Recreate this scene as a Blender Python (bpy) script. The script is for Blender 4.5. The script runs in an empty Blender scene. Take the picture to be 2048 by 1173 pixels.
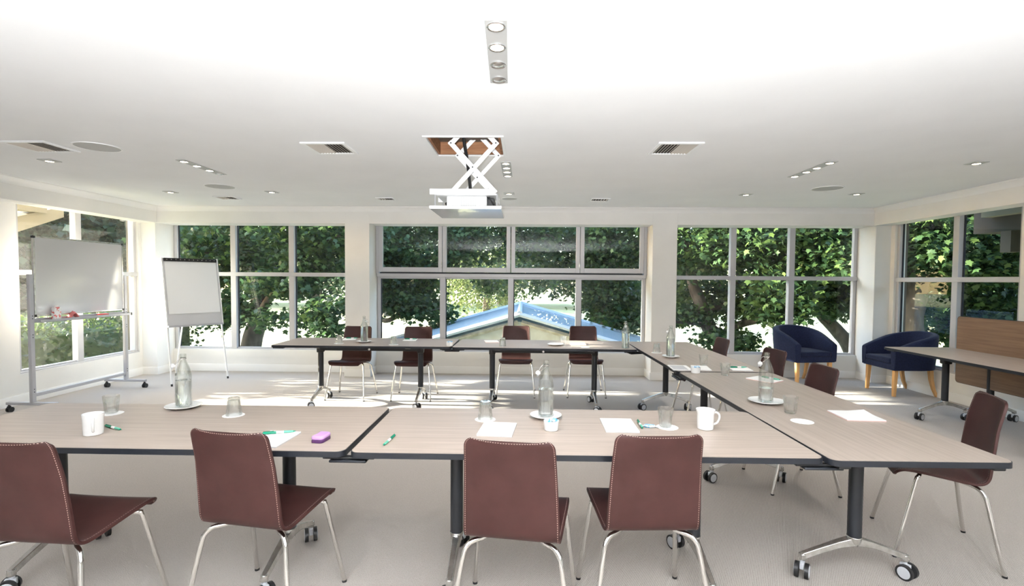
import bpy, math, random
import numpy as np
from mathutils import Vector, Matrix
random.seed(7)
rng = np.random.default_rng(11)
S = bpy.context.scene
COL = S.collection
PI = math.pi
R = math.radians

# ------------------------------------------------------------------ camera, sky, sun, large lights, exposure
def _rows(yaw, pitch, roll):
    cy, sy, cp, sp, cr, sr = math.cos(yaw), math.sin(yaw), math.cos(pitch), math.sin(pitch), math.cos(roll), math.sin(roll)
    right = Vector((cy, -sy, 0)); fwd = Vector((sy*cp, cy*cp, sp)); up = right.cross(fwd)
    return cr*right + sr*up, -sr*right + cr*up, fwd
cam = bpy.data.cameras.new('camera'); camo = bpy.data.objects.new('camera', cam); COL.objects.link(camo)
_r, _u, _f = _rows(-0.0236, -0.0357, 0.007)
camo.matrix_world = Matrix(((_r.x, _u.x, -_f.x, 0), (_r.y, _u.y, -_f.y, 0), (_r.z, _u.z, -_f.z, 1.4427), (0, 0, 0, 1)))
cam.sensor_fit = 'HORIZONTAL'; cam.sensor_width = 36.0
cam.lens = 1004.15/2048*36.0
cam.shift_y = (596.76-586.5)/2048
cam.clip_start = 0.05; cam.clip_end = 400
S.camera = camo

world = bpy.data.worlds.new('world'); S.world = world; world.use_nodes = True
wn = world.node_tree.nodes; wl = world.node_tree.links
bg = wn['Background']
sky = wn.new('ShaderNodeTexSky'); sky.sky_type = 'NISHITA'; sky.sun_disc = False
sky.sun_elevation = R(14); sky.sun_rotation = R(-90); sky.air_density = 1.0; sky.dust_density = 1.2; sky.ozone_density = 1.0
wl.new(sky.outputs[0], bg.inputs[0]); bg.inputs[1].default_value = 1.75

sun = bpy.data.lights.new('sun', 'SUN'); suno = bpy.data.objects.new('sun', sun); COL.objects.link(suno)
sun.energy = 38.0; sun.angle = R(0.55); sun.color = (1.0, 0.93, 0.80)
suno.location = (-20, 6, 8)
suno.rotation_euler = Vector((1, -0.015, -0.205)).to_track_quat('-Z', 'Y').to_euler()

# the photographer's flash, bounced off the ceiling above and behind the camera
fl = bpy.data.lights.new('bounce_flash', 'SPOT'); flo = bpy.data.objects.new('bounce_flash', fl); COL.objects.link(flo)
fl.spot_size = R(152); fl.spot_blend = 1.0; fl.shadow_soft_size = .08; fl.energy = 3950.0; fl.color = (0.935, 0.97, 1.0)
flo.location = (0.1, -1.8, 1.08)
flo.rotation_euler = Vector((0.0, 0.33, 1.0)).to_track_quat('-Z', 'Y').to_euler()

S.view_settings.view_transform = 'Standard'; S.view_settings.look = 'None'
S.view_settings.exposure = 0.33; S.view_settings.gamma = 1.0; S.view_settings.use_curve_mapping = False

# ------------------------------------------------------------------ materials
def mat(name, col, rough=0.5, metal=0.0, spec=0.5, trans=0.0, ior=1.45, emit=None, estr=0.0, coat=0.0, sheen=0.0):
    m = bpy.data.materials.new(name); m.use_nodes = True
    b = m.node_tree.nodes['Principled BSDF']
    b.inputs['Base Color'].default_value = (*col, 1); b.inputs['Roughness'].default_value = rough
    b.inputs['Metallic'].default_value = metal; b.inputs['Specular IOR Level'].default_value = spec
    b.inputs['Transmission Weight'].default_value = trans; b.inputs['IOR'].default_value = ior
    b.inputs['Coat Weight'].default_value = coat; b.inputs['Sheen Weight'].default_value = sheen
    if emit: b.inputs['Emission Color'].default_value = (*emit, 1); b.inputs['Emission Strength'].default_value = estr
    return m
def nodes(m): return m.node_tree.nodes, m.node_tree.links, m.node_tree.nodes['Principled BSDF']
def noise_col(m, c1, c2, scale=(10, 10, 10), detail=4, lo=0.35, hi=0.65, coord='Object', bump=0.0, bdist=0.002, bscale=None, distort=0.0):
    n, l, b = nodes(m)
    tc = n.new('ShaderNodeTexCoord'); mp = n.new('ShaderNodeMapping'); mp.inputs['Scale'].default_value = scale
    nz = n.new('ShaderNodeTexNoise'); nz.inputs['Scale'].default_value = 1.0; nz.inputs['Detail'].default_value = detail
    nz.inputs['Distortion'].default_value = distort
    cr = n.new('ShaderNodeValToRGB'); cr.color_ramp.elements[0].position = lo; cr.color_ramp.elements[1].position = hi
    cr.color_ramp.elements[0].color = (*c1, 1); cr.color_ramp.elements[1].color = (*c2, 1)
    l.new(tc.outputs[coord], mp.inputs[0]); l.new(mp.outputs[0], nz.inputs['Vector'])
    l.new(nz.outputs['Fac'], cr.inputs[0]); l.new(cr.outputs[0], b.inputs['Base Color'])
    if bump:
        bp = n.new('ShaderNodeBump'); bp.inputs['Strength'].default_value = bump; bp.inputs['Distance'].default_value = bdist
        src = nz
        if bscale:
            mp2 = n.new('ShaderNodeMapping'); mp2.inputs['Scale'].default_value = bscale
            src = n.new('ShaderNodeTexNoise'); src.inputs['Scale'].default_value = 1.0; src.inputs['Detail'].default_value = 3
            l.new(tc.outputs[coord], mp2.inputs[0]); l.new(mp2.outputs[0], src.inputs['Vector'])
        l.new(src.outputs['Fac'], bp.inputs['Height']); l.new(bp.outputs[0], b.inputs['Normal'])
    return m

M = {}
M['wall'] = noise_col(mat('wall_paint', (.78, .765, .735), .7), (.77, .755, .725), (.80, .785, .755), (3, 3, 3), bump=.08, bdist=.001, bscale=(90, 90, 90))
M['ceiling'] = noise_col(mat('ceiling_paint', (.86, .86, .86), .85), (.855, .86, .865), (.88, .885, .89), (2, 2, 2), bump=.05, bdist=.001, bscale=(60, 60, 60))
M['trim'] = mat('trim_gloss_paint', (.82, .81, .79), .4)
M['frame'] = mat('window_aluminium', (.53, .525, .54), .4, .15)
M['seal'] = mat('black_seal', (.02, .022, .03), .6)

def carpet():
    m = mat('ribbed_carpet', (.42, .38, .34), .95, spec=.1, sheen=.2); n, l, b = nodes(m)
    tc = n.new('ShaderNodeTexCoord')
    mp = n.new('ShaderNodeMapping'); mp.inputs['Rotation'].default_value = (0, 0, R(28))
    wv = n.new('ShaderNodeTexWave'); wv.inputs['Scale'].default_value = 42; wv.inputs['Distortion'].default_value = 1.6
    wv.inputs['Detail'].default_value = 2; wv.inputs['Detail Scale'].default_value = 6
    nz = n.new('ShaderNodeTexNoise'); nz.inputs['Scale'].default_value = 260; nz.inputs['Detail'].default_value = 2
    mul = n.new('ShaderNodeMath'); mul.operation = 'MULTIPLY_ADD'; mul.inputs[1].default_value = .45
    cr = n.new('ShaderNodeValToRGB'); e = cr.color_ramp.elements
    e[0].position = .25; e[0].color = (.205, .178, .155, 1); e[1].position = .85; e[1].color = (.49, .445, .405, 1)
    l.new(tc.outputs['Object'], mp.inputs[0]); l.new(mp.outputs[0], wv.inputs['Vector']); l.new(tc.outputs['Object'], nz.inputs['Vector'])
    l.new(wv.outputs['Fac'], mul.inputs[0]); l.new(nz.outputs['Fac'], mul.inputs[2]); l.new(mul.outputs[0], cr.inputs[0])
    l.new(cr.outputs[0], b.inputs['Base Color'])
    bp = n.new('ShaderNodeBump'); bp.inputs['Strength'].default_value = .5; bp.inputs['Distance'].default_value = .004
    l.new(mul.outputs[0], bp.inputs['Height']); l.new(bp.outputs[0], b.inputs['Normal'])
    return m
M['carpet'] = carpet()

def wood(name, c1, c2, rough, scale=(2.2, 46, 46), coat=0.0, spec=.5):
    m = mat(name, c1, rough, coat=coat, spec=spec*.7)
    noise_col(m, c1, c2, scale, 5, .3, .72, bump=.03, bdist=.0006, distort=.35)
    return m
M['tabletop'] = wood('washed_oak_laminate', (.355, .290, .245), (.45, .375, .325), .33)
M['tabletop_shaded'] = wood('shaded_oak_laminate', (.165, .098, .06), (.235, .148, .092), .4)  # same veneer as the other tables, dimmer light put into its colour
M['edge'] = mat('blue_grey_edge', (.014, .016, .021), .4, spec=.35)
M['post'] = mat('charcoal_powder_coat', (.010, .012, .016), .42)
M['black'] = mat('black_plastic', (.012, .012, .013), .45)
M['alu'] = noise_col(mat('cast_aluminium', (.62, .61, .59), .26, .9), (.50, .49, .47), (.68, .67, .65), (30, 30, 30))
M['chrome'] = mat('chrome', (.78, .77, .75), .12, 1.0)
M['greyhub'] = mat('light_grey_plastic', (.60, .62, .66), .4)
M['leather'] = noise_col(mat('brown_leather', (.14, .06, .05), .5, spec=.28), (.037, .0130, .0114), (.048, .0182, .0162), (9, 9, 9), 6, bump=.10, bdist=.0008, bscale=(420, 420, 420))
M['thread'] = mat('pale_thread', (.34, .25, .22), .8)
M['navy'] = noise_col(mat('navy_fabric', (.012, .018, .05), .85, spec=.2, sheen=.08), (.008, .012, .036), (.014, .020, .056), (60, 60, 60), bump=.2, bdist=.001, bscale=(600, 600, 600))
M['beech'] = wood('honey_beech', (.60, .32, .11), (.74, .44, .19), .38, (30, 30, 3))
M['white'] = mat('white_china', (.88, .88, .87), .15)
M['paper'] = mat('white_paper', (.90, .90, .89), .8)
M['paper_grey'] = mat('grey_card', (.55, .56, .58), .7)
M['pink'] = mat('pink_card', (.80, .50, .46), .7)
M['glass'] = mat('clear_glass', (.97, .985, .975), .0, trans=1.0, ior=1.45)
def thin_glass(name, white):
    m = bpy.data.materials.new(name); m.use_nodes = True
    n = m.node_tree.nodes; l = m.node_tree.links; n.remove(n['Principled BSDF'])
    tr = n.new('ShaderNodeBsdfTransparent'); tr.inputs[0].default_value = (.975, .985, .98, 1)
    gl = n.new('ShaderNodeBsdfGlossy'); gl.inputs['Roughness'].default_value = .03
    df = n.new('ShaderNodeBsdfTranslucent'); df.inputs[0].default_value = (.95, .96, .96, 1)  # white share puts bright flash highlights into the tumbler glass
    fr = n.new('ShaderNodeFresnel'); fr.inputs['IOR'].default_value = 1.52
    geo = n.new('ShaderNodeNewGeometry'); inv = n.new('ShaderNodeMath'); inv.operation = 'SUBTRACT'; inv.inputs[0].default_value = 1.0
    l.new(geo.outputs['Backfacing'], inv.inputs[1]); lw = n.new('ShaderNodeMath'); lw.operation = 'MULTIPLY'
    l.new(fr.outputs[0], lw.inputs[0]); l.new(inv.outputs[0], lw.inputs[1])
    m1 = n.new('ShaderNodeMixShader'); m2 = n.new('ShaderNodeMixShader'); m2.inputs[0].default_value = white
    l.new(lw.outputs[0], m1.inputs[0]); l.new(tr.outputs[0], m1.inputs[1]); l.new(gl.outputs[0], m1.inputs[2])
    l.new(m1.outputs[0], m2.inputs[1]); l.new(df.outputs[0], m2.inputs[2]); l.new(m2.outputs[0], n['Material Output'].inputs['Surface'])
    return m
def part_refract(m, fac):      # thin clear glass with some true refraction in its thick base and flutes
    n = m.node_tree.nodes; l = m.node_tree.links; out = n['Material Output']; src = out.inputs['Surface'].links[0].from_socket
    g = n.new('ShaderNodeBsdfGlass'); g.inputs['IOR'].default_value = 1.45; g.inputs['Roughness'].default_value = .0
    mx = n.new('ShaderNodeMixShader'); mx.inputs[0].default_value = fac
    l.new(src, mx.inputs[1]); l.new(g.outputs[0], mx.inputs[2]); l.new(mx.outputs[0], out.inputs['Surface']); return m
M['tumbler'] = part_refract(thin_glass('tumbler_glass', .05), .4); M['bottle'] = part_refract(thin_glass('bottle_glass', .0), .16)
M['water'] = mat('water', (.97, .985, 1.0), .0, trans=1.0, ior=1.33)
M['rubber_red'] = mat('red_rubber', (.65, .10, .05), .5)
M['green_pen'] = mat('green_translucent_plastic', (.0, .20, .11), .2)
M['green_pale'] = mat('pale_green_grip', (.12, .42, .30), .3)
M['mint_blue'] = noise_col(mat('blue_wrapper', (.3, .6, .85), .3), (.08, .40, .72), (.85, .93, .97), (70, 70, 70), 2, .42, .58)
M['lilac'] = mat('lilac_plastic', (.56, .32, .66), .25)
M['plum'] = mat('plum_plastic', (.07, .02, .09), .35)
M['red'] = mat('red_plastic', (.55, .03, .02), .4)
M['blue'] = mat('blue_plastic', (.04, .13, .38), .4)
M['redpaper'] = noise_col(mat('red_white_print', (.8, .5, .5), .5), (.72, .16, .15), (.92, .90, .90), (28, 28, 28), 1, .44, .50)
M['pinkcloth'] = mat('pink_cloth', (.62, .20, .20), .9)
M['board'] = mat('whiteboard_enamel', (.62, .62, .63), .12, coat=.3)
M['steel'] = mat('grey_powder_steel', (.47, .47, .50), .4, .3)
M['whitemetal'] = mat('white_powder_coat', (.86, .86, .86), .35)
M['greyspeaker'] = mat('grey_grille', (.50, .50, .49), .7)
M['dark'] = mat('duct_dark', (.03, .025, .022), .8)
M['slat'] = mat('vent_slat', (.60, .55, .49), .5)
M['timber'] = wood('rough_timber', (.20, .085, .04), (.36, .18, .09), .7, (4, 40, 40))
M['lampplate'] = mat('lamp_plate', (.52, .52, .51), .45, .3)
M['bulb'] = mat('lit_bulb', (1, .9, .75), .4, emit=(1.0, .84, .62), estr=9.0)
M['reflector'] = mat('lamp_reflector', (.75, .75, .76), .15, 1.0)
M['bark'] = noise_col(mat('bark', (.09, .075, .065), .9), (.055, .045, .04), (.14, .12, .10), (6, 6, 2), 6, bump=.6, bdist=.02)
M['render'] = noise_col(mat('rendered_wall', (.75, .71, .60), .9), (.70, .66, .55), (.82, .79, .70), (5, 5, 5), 6)
M['skyframe'] = mat('pale_blue_frame', (.62, .70, .80), .35)
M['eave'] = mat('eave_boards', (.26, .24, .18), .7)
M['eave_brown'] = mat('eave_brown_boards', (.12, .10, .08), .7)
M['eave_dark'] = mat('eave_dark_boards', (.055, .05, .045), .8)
M['stonecap'] = noise_col(mat('stone_capping', (.5, .45, .35), .9), (.42, .37, .28), (.62, .57, .47), (8, 8, 8))

def pane_mat(name, tint, ior=1.5, dirt=0.0):
    m = bpy.data.materials.new(name); m.use_nodes = True
    n = m.node_tree.nodes; l = m.node_tree.links
    n.remove(n['Principled BSDF']); out = n['Material Output']
    tr = n.new('ShaderNodeBsdfTransparent'); tr.inputs[0].default_value = (*tint, 1)
    gl = n.new('ShaderNodeBsdfGlossy'); gl.inputs['Roughness'].default_value = 0.0
    fr = n.new('ShaderNodeFresnel'); fr.inputs['IOR'].default_value = ior
    mx = n.new('ShaderNodeMixShader')
    geo = n.new('ShaderNodeNewGeometry'); inv = n.new('ShaderNodeMath'); inv.operation = 'SUBTRACT'; inv.inputs[0].default_value = 1.0
    l.new(geo.outputs['Backfacing'], inv.inputs[1]); fm = n.new('ShaderNodeMath'); fm.operation = 'MULTIPLY'   # the far side of the pane lets the light out
    l.new(fr.outputs[0], fm.inputs[0]); l.new(inv.outputs[0], fm.inputs[1])
    l.new(fm.outputs[0], mx.inputs[0]); l.new(tr.outputs[0], mx.inputs[1]); l.new(gl.outputs[0], mx.inputs[2])
    last = mx
    if dirt:
        df = n.new('ShaderNodeBsdfTranslucent'); df.inputs[0].default_value = (.8, .8, .76, 1)
        nz = n.new('ShaderNodeTexNoise'); nz.inputs['Scale'].default_value = 30; nz.inputs['Detail'].default_value = 6
        tc = n.new('ShaderNodeTexCoord'); ml = n.new('ShaderNodeMath'); ml.operation = 'MULTIPLY'; ml.inputs[1].default_value = dirt
        l.new(tc.outputs['Object'], nz.inputs['Vector']); l.new(nz.outputs['Fac'], ml.inputs[0])
        m2 = n.new('ShaderNodeMixShader'); l.new(ml.outputs[0], m2.inputs[0]); l.new(mx.outputs[0], m2.inputs[1]); l.new(df.outputs[0], m2.inputs[2]); last = m2
    l.new(last.outputs[0], out.inputs['Surface'])
    return m
M['pane'] = pane_mat('window_glass', (.965, .985, .975))
M['pane_dusty'] = pane_mat('dusty_window_glass', (.965, .98, .97), dirt=.010)
M['skyglass'] = pane_mat('skylight_glass', (.55, .68, .78), 1.7)
_n = M['skyglass'].node_tree.nodes; _l = M['skyglass'].node_tree.links; _d = _n.new('ShaderNodeBsdfDiffuse'); _d.inputs[0].default_value = (.42, .50, .56, 1)
_m = _n.new('ShaderNodeMixShader'); _m.inputs[0].default_value = .55; _l.new(_n['Material Output'].inputs['Surface'].links[0].from_socket, _m.inputs[1]); _l.new(_d.outputs[0], _m.inputs[2]); _l.new(_m.outputs[0], _n['Material Output'].inputs['Surface'])   # pale sky reflection painted into the glazing

def leaf_mat(name, a, b, c, tr=.45):
    m = bpy.data.materials.new(name); m.use_nodes = True
    n = m.node_tree.nodes; l = m.node_tree.links; p = n['Principled BSDF']
    g = n.new('ShaderNodeNewGeometry'); cr = n.new('ShaderNodeValToRGB')
    cr.color_ramp.elements[0].color = (*a, 1); cr.color_ramp.elements[1].color = (*c, 1)
    e = cr.color_ramp.elements.new(.5); e.color = (*b, 1)
    l.new(g.outputs['Random Per Island'], cr.inputs[0]); l.new(cr.outputs[0], p.inputs['Base Color'])
    p.inputs['Roughness'].default_value = .45; p.inputs['Specular IOR Level'].default_value = .35
    t = n.new('ShaderNodeBsdfTranslucent'); l.new(cr.outputs[0], t.inputs[0])
    mx = n.new('ShaderNodeMixShader'); mx.inputs[0].default_value = tr
    l.new(p.outputs[0], mx.inputs[1]); l.new(t.outputs[0], mx.inputs[2]); l.new(mx.outputs[0], n['Material Output'].inputs['Surface'])
    return m
M['leaf'] = leaf_mat('maple_leaf', (.024, .052, .026), (.044, .092, .034), (.105, .165, .045), .42)
M['leaf_far'] = leaf_mat('far_foliage', (.018, .034, .022), (.030, .052, .030), (.05, .085, .04), .3)
M['leaf_willow'] = leaf_mat('willow_leaf', (.07, .10, .035), (.11, .145, .05), (.16, .19, .07), .45)
M['leaf_hedge'] = leaf_mat('hedge_leaf', (.035, .065, .016), (.065, .105, .028), (.12, .16, .045), .35)
M['lawn'] = noise_col(mat('dry_lawn', (.5, .48, .2), 1.0, spec=.1), (.42, .43, .22), (.64, .60, .38), (.5, .5, .5), 8, bump=.3, bdist=.03, bscale=(12, 12, 12))

# ------------------------------------------------------------------ mesh helpers
class MB:
    def __init__(s): s.v = []; s.f = []
    def add(s, vs, fs):
        o = len(s.v); s.v += [tuple(map(float, p)) for p in vs]; s.f += [tuple(i+o for i in f) for f in fs]; return s
    def box(s, c, d, rz=0.0, rx=0.0, ry=0.0):
        m = Matrix.Rotation(rz, 3, 'Z') @ Matrix.Rotation(ry, 3, 'Y') @ Matrix.Rotation(rx, 3, 'X')
        h = [x/2 for x in d]; vs = []
        for sx, sy, sz in ((-1,-1,-1),(1,-1,-1),(1,1,-1),(-1,1,-1),(-1,-1,1),(1,-1,1),(1,1,1),(-1,1,1)):
            vs.append(Vector(c) + m @ Vector((sx*h[0], sy*h[1], sz*h[2])))
        return s.add(vs, [(0,3,2,1),(4,5,6,7),(0,1,5,4),(1,2,6,5),(2,3,7,6),(3,0,4,7)])
    def bx(s, x0, x1, y0, y1, z0, z1): return s.box(((x0+x1)/2, (y0+y1)/2, (z0+z1)/2), (x1-x0, y1-y0, z1-z0))
    def tube(s, pts, r, n=10, caps=True):
        pts = [Vector(p) for p in pts]; rs = r if isinstance(r, (list, tuple)) else [r]*len(pts)
        vs = []; fs = []; N = len(pts)
        t0 = (pts[1]-pts[0]).normalized(); ref = Vector((0,0,1)) if abs(t0.z) < .9 else Vector((1,0,0))
        a = t0.cross(ref).normalized()
        for i, p in enumerate(pts):
            if i == 0: t = pts[1]-pts[0]
            elif i == N-1: t = pts[-1]-pts[-2]
            else: t = (pts[i+1]-p).normalized() + (p-pts[i-1]).normalized()
            t.normalize(); a = (a - t*a.dot(t)).normalized(); b = t.cross(a)
            for k in range(n):
                q = 2*PI*k/n; vs.append(p + rs[i]*(math.cos(q)*a + math.sin(q)*b))
        for i in range(N-1):
            for k in range(n):
                fs.append((i*n+k, i*n+(k+1)%n, (i+1)*n+(k+1)%n, (i+1)*n+k))
        if caps: fs += [tuple(range(n-1, -1, -1)), tuple(range((N-1)*n, N*n))]
        return s.add(vs, fs)
    def lathe(s, prof, n=24, c=(0,0,0), closed=False):
        vs = []; fs = []; L = len(prof)
        for r, z in prof:
            for k in range(n):
                q = 2*PI*k/n; vs.append((c[0]+r*math.cos(q), c[1]+r*math.sin(q), c[2]+z))
        for i in range(L-1 if not closed else L):
            j = (i+1) % L
            for k in range(n): fs.append((i*n+k, i*n+(k+1)%n, j*n+(k+1)%n, j*n+k))
        if not closed:
            fs.append(tuple(range(n-1, -1, -1))); fs.append(tuple(range((L-1)*n, L*n)))
        return s.add(vs, fs)
    def prism(s, poly, z0, z1):
        n = len(poly); vs = [(x, y, z0) for x, y in poly] + [(x, y, z1) for x, y in poly]
        return s.add(vs, [tuple(range(n-1, -1, -1)), tuple(range(n, 2*n))] + [(i, (i+1)%n, n+(i+1)%n, n+i) for i in range(n)])
    def ring(s, outer, inner, z0, z1):
        n = len(outer)
        vs = [(x,y,z0) for x,y in outer]+[(x,y,z1) for x,y in outer]+[(x,y,z1) for x,y in inner]+[(x,y,z0) for x,y in inner]
        fs = []
        for i in range(n):
            j = (i+1) % n
            for a in range(4):
                b = (a+1) % 4; fs.append((a*n+i, a*n+j, b*n+j, b*n+i))
        return s.add(vs, fs)
    def xform(s, m): s.v = [tuple(m @ Vector(p)) for p in s.v]; return s
    def mesh(s, name, m=None, smooth=True, ang=38):
        me = bpy.data.meshes.new(name); me.from_pydata(s.v, [], s.f)
        if m: me.materials.append(M[m] if isinstance(m, str) else m)
        if smooth:
            me.shade_smooth(); me.set_sharp_from_angle(angle=R(ang))
        me.update(); return me
    def build(s, name, m, parent=None, smooth=True, ang=38, bevel=0.0, seg=2):
        o = bpy.data.objects.new(name, s.mesh(name, m, smooth, ang)); COL.objects.link(o)
        if bevel:
            b = o.modifiers.new('bevel', 'BEVEL'); b.width = bevel; b.segments = seg; b.limit_method = 'ANGLE'; b.angle_limit = R(40)
            b.harden_normals = False
        if parent: o.parent = parent
        return o
def tag(o, label=None, cat=None, group=None, kind=None):
    if label: o['label'] = label
    if cat: o['category'] = cat
    if group: o['group'] = group
    if kind: o['kind'] = kind
    return o
def thing(name, label, cat, loc=(0,0,0), rz=0.0, group=None):
    o = bpy.data.objects.new(name, None); COL.objects.link(o); o.empty_display_size = .1
    o.location = loc; o.rotation_euler = (0, 0, rz); return tag(o, label, cat, group)
def struct(o): o['kind'] = 'structure'; return o
KIDS = {}
def copy_tree(o, parent=None):
    c = o.copy(); COL.objects.link(c)
    if parent: c.parent = parent
    for ch in list(o.children): copy_tree(ch, c)
    return c
def catmull(P, per=4):
    P = [np.array(p, float) for p in P]; out = []
    Q = [2*P[0]-P[1]] + P + [2*P[-1]-P[-2]]
    for i in range(1, len(Q)-2):
        for k in range(per):
            t = k/per; a, b, c, d = Q[i-1], Q[i], Q[i+1], Q[i+2]
            out.append(.5*((2*b)+(-a+c)*t+(2*a-5*b+4*c-d)*t*t+(-a+3*b-3*c+d)*t**3))
    out.append(P[-1]); return out
def rrect(w, d, r, n=5):
    p = []
    for cx, cy, a0 in ((w/2-r, d/2-r, 0), (-w/2+r, d/2-r, 90), (-w/2+r, -d/2+r, 180), (w/2-r, -d/2+r, 270)):
        for k in range(n+1):
            a = R(a0+90*k/n); p.append((cx+r*math.cos(a), cy+r*math.sin(a)))
    return p
def shell(G, t):
    G = np.array(G); n, m, _ = G.shape
    du = np.gradient(G, axis=0); dv = np.gradient(G, axis=1); N = np.cross(du, dv); N /= np.linalg.norm(N, axis=2, keepdims=True)+1e-9
    A = (G+N*t/2).reshape(-1, 3); B = (G-N*t/2).reshape(-1, 3); k = n*m
    vs = list(A)+list(B); fs = []
    for i in range(n-1):
        for j in range(m-1):
            a = i*m+j; q = (a, a+m, a+m+1, a+1); fs.append(q); fs.append(tuple(k+x for x in reversed(q)))
    per = [(0, j) for j in range(m)] + [(i, m-1) for i in range(1, n)] + [(n-1, j) for j in range(m-2, -1, -1)] + [(i, 0) for i in range(n-2, 0, -1)]
    idx = [i*m+j for i, j in per]
    for a, b in zip(idx, idx[1:]+idx[:1]): fs.append((a, b, k+b, k+a))
    return MB().add(vs, fs), N

# ------------------------------------------------------------------ room shell
H = 2.50; XL, XR, YB, YP = -5.674, 5.235, 7.66, 7.32; YR = -4.2
SILL, HEAD, PB = .352, 2.34, 2.255
fl_ = MB(); fl_.bx(XL-.02, XR+.02, YR-.02, YB+.02, -.12, 0)
struct(fl_.build('floor', 'carpet', smooth=False))
# ceiling with the square projector hatch left open
hx0, hx1, hy0, hy1 = -.735, -.180, 3.735, 4.285
c = MB()
c.bx(XL-.15, hx0, YR-.15, YB+.15, H, H+.1); c.bx(hx1, XR+.15, YR-.15, YB+.15, H, H+.1)
c.bx(hx0, hx1, YR-.15, hy0, H, H+.1); c.bx(hx0, hx1, hy1, YB+.15, H, H+.1)
ceil = struct(c.build('ceiling', 'ceiling', smooth=False))

wb = MB(); wb.bx(XL-.15, XR+.15, YB, YB+.15, 0, SILL-.012); wb.bx(XL-.15, XR+.15, YB, YB+.15, HEAD, H)
wall_back = struct(wb.build('wall_back', 'wall', smooth=False))
for x0, x1 in ((XL-.1, -5.453), (-2.629, -2.266), (1.853, 2.207), (5.018, XR+.1)):
    p = MB(); p.bx(x0, x1, YP, YB+.12, 0, H); p.build('pier', 'wall', wall_back, smooth=False, bevel=.004, seg=1)
for x0, x1, y in ((-5.453, -2.629, YP), (-2.266, 1.853, YP-.008), (2.207, 5.018, YP)):
    p = MB(); p.bx(x0, x1, y, YB+.02, PB, H); p.build('pelmet', 'wall', wall_back, smooth=False, bevel=.003, seg=1)

def side_wall(name, X, sgn, y0, y1):
    w = MB(); a, b = (X-.15, X) if sgn < 0 else (X, X+.15)
    w.bx(a, b, YR-.15, y0, 0, H); w.bx(a, b, y0, YB, 0, SILL-.012); w.bx(a, b, y0, YB, HEAD, H)
    w.bx(a, b, y1, YB, SILL-.012, HEAD)
    o = struct(w.build(name, 'wall', smooth=False))
    p = MB(); q = X-sgn*.245
    p.bx(min(q, X), max(q, X), 5.10 if sgn < 0 else YR, YP, PB, H)
    p.build('pelmet', 'wall', o, smooth=False, bevel=.003, seg=1)
    return o
wall_left = side_wall('wall_left', XL, -1, 5.50, 7.27)
wall_right = side_wall('wall_right', XR, 1, 5.43, 7.24)
w = MB(); w.bx(XL-.15, XR+.15, YR-.15, YR, 0, H); struct(w.build('wall_rear', 'wall', smooth=False))

# cornice and skirting
def run(name, pts, prof, m, idx=None):
    # prof: (offset into the room, z); pts: polyline; inside is to the right of the direction of travel
    pts = [Vector((p[0], p[1], 0)) for p in pts]; vs = []; n = len(prof)
    for i, p in enumerate(pts):
        ns = []
        if i > 0: d = (p-pts[i-1]).normalized(); ns.append(Vector((d.y, -d.x, 0)))
        if i < len(pts)-1: d = (pts[i+1]-p).normalized(); ns.append(Vector((d.y, -d.x, 0)))
        if len(ns) == 2: b = (ns[0]+ns[1]); b = b/(b.length_squared/2)
        else: b = ns[0]
        for o, z in prof: vs.append(p + b*o + Vector((0, 0, z)))
    fs = []
    for i in range(len(pts)-1):
        for k in range(n): fs.append((i*n+k, i*n+(k+1)%n, (i+1)*n+(k+1)%n, (i+1)*n+k))
    fs += [tuple(range(n)), tuple(range(len(pts)*n-1, (len(pts)-1)*n-1, -1))]
    return struct(MB().add(vs, fs).build(name, m))
cor = [(-.002, H-.075), (.006, H-.075), (.010, H-.06), (.022, H-.04), (.045, H-.018), (.055, H-.012), (.058, H-.001), (-.002, H-.001)]
run('trim_1', [(XL, YR+.01), (XL, 5.10), (XL+.245, 5.10), (XL+.245, YP), (-2.266, YP), (-2.266, YP-.008), (1.853, YP-.008), (1.853, YP), (XR-.245, YP), (XR-.245, YR+.01)], cor, 'trim')
bas = [(-.002, .001), (.014, .001), (.014, .100), (.009, .112), (-.002, .112)]
run('baseboard_left', [(XL, YR+.01), (XL, YP)], bas, 'trim')
run('baseboard_back', [(XL+.005, YP), (-5.453, YP), (-5.453, YB), (-2.629, YB), (-2.629, YP), (-2.266, YP), (-2.266, YB), (1.853, YB), (1.853, YP), (2.207, YP), (2.207, YB), (5.018, YB), (5.018, YP), (XR-.005, YP)], bas, 'trim')
run('baseboard_right', [(XR, YP), (XR, YR+.01)], bas, 'trim')
# shadow-line board joints on the low wall
for i, (p, q) in enumerate((((-5.43, YB), (-2.65, YB)), ((-2.245, YB), (1.835, YB)), ((2.225, YB), (5.0, YB)), ((XR, YP), (XR, 3.0)))):
    run('trim_%d' % (i+2), [p, q], [(-.002, .222), (.006, .222), (.006, .318), (-.002, .318)], 'wall')

for wn_, X_, sg in ((wall_left, XL-.15, -1), (wall_right, XR+.15, 1)):       # unseen dark outer skin, added to cut sun bounce onto the eaves
    cl_ = MB(); x0_, x1_ = sorted((X_+sg*.001, X_+sg*.03))
    e0, e1 = (5.50, 7.27) if sg < 0 else (5.43, 7.24)
    cl_.bx(x0_, x1_, YR-.15, e0, -.12, H+.1); cl_.bx(x0_, x1_, e1, YB+.14, -.12, H+.1); cl_.bx(x0_, x1_, e0, e1, -.12, SILL-.02); cl_.bx(x0_, x1_, e0, e1, HEAD, H+.1)
    cl_.build('added_cladding', 'eave_brown', wn_, smooth=False)
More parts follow.
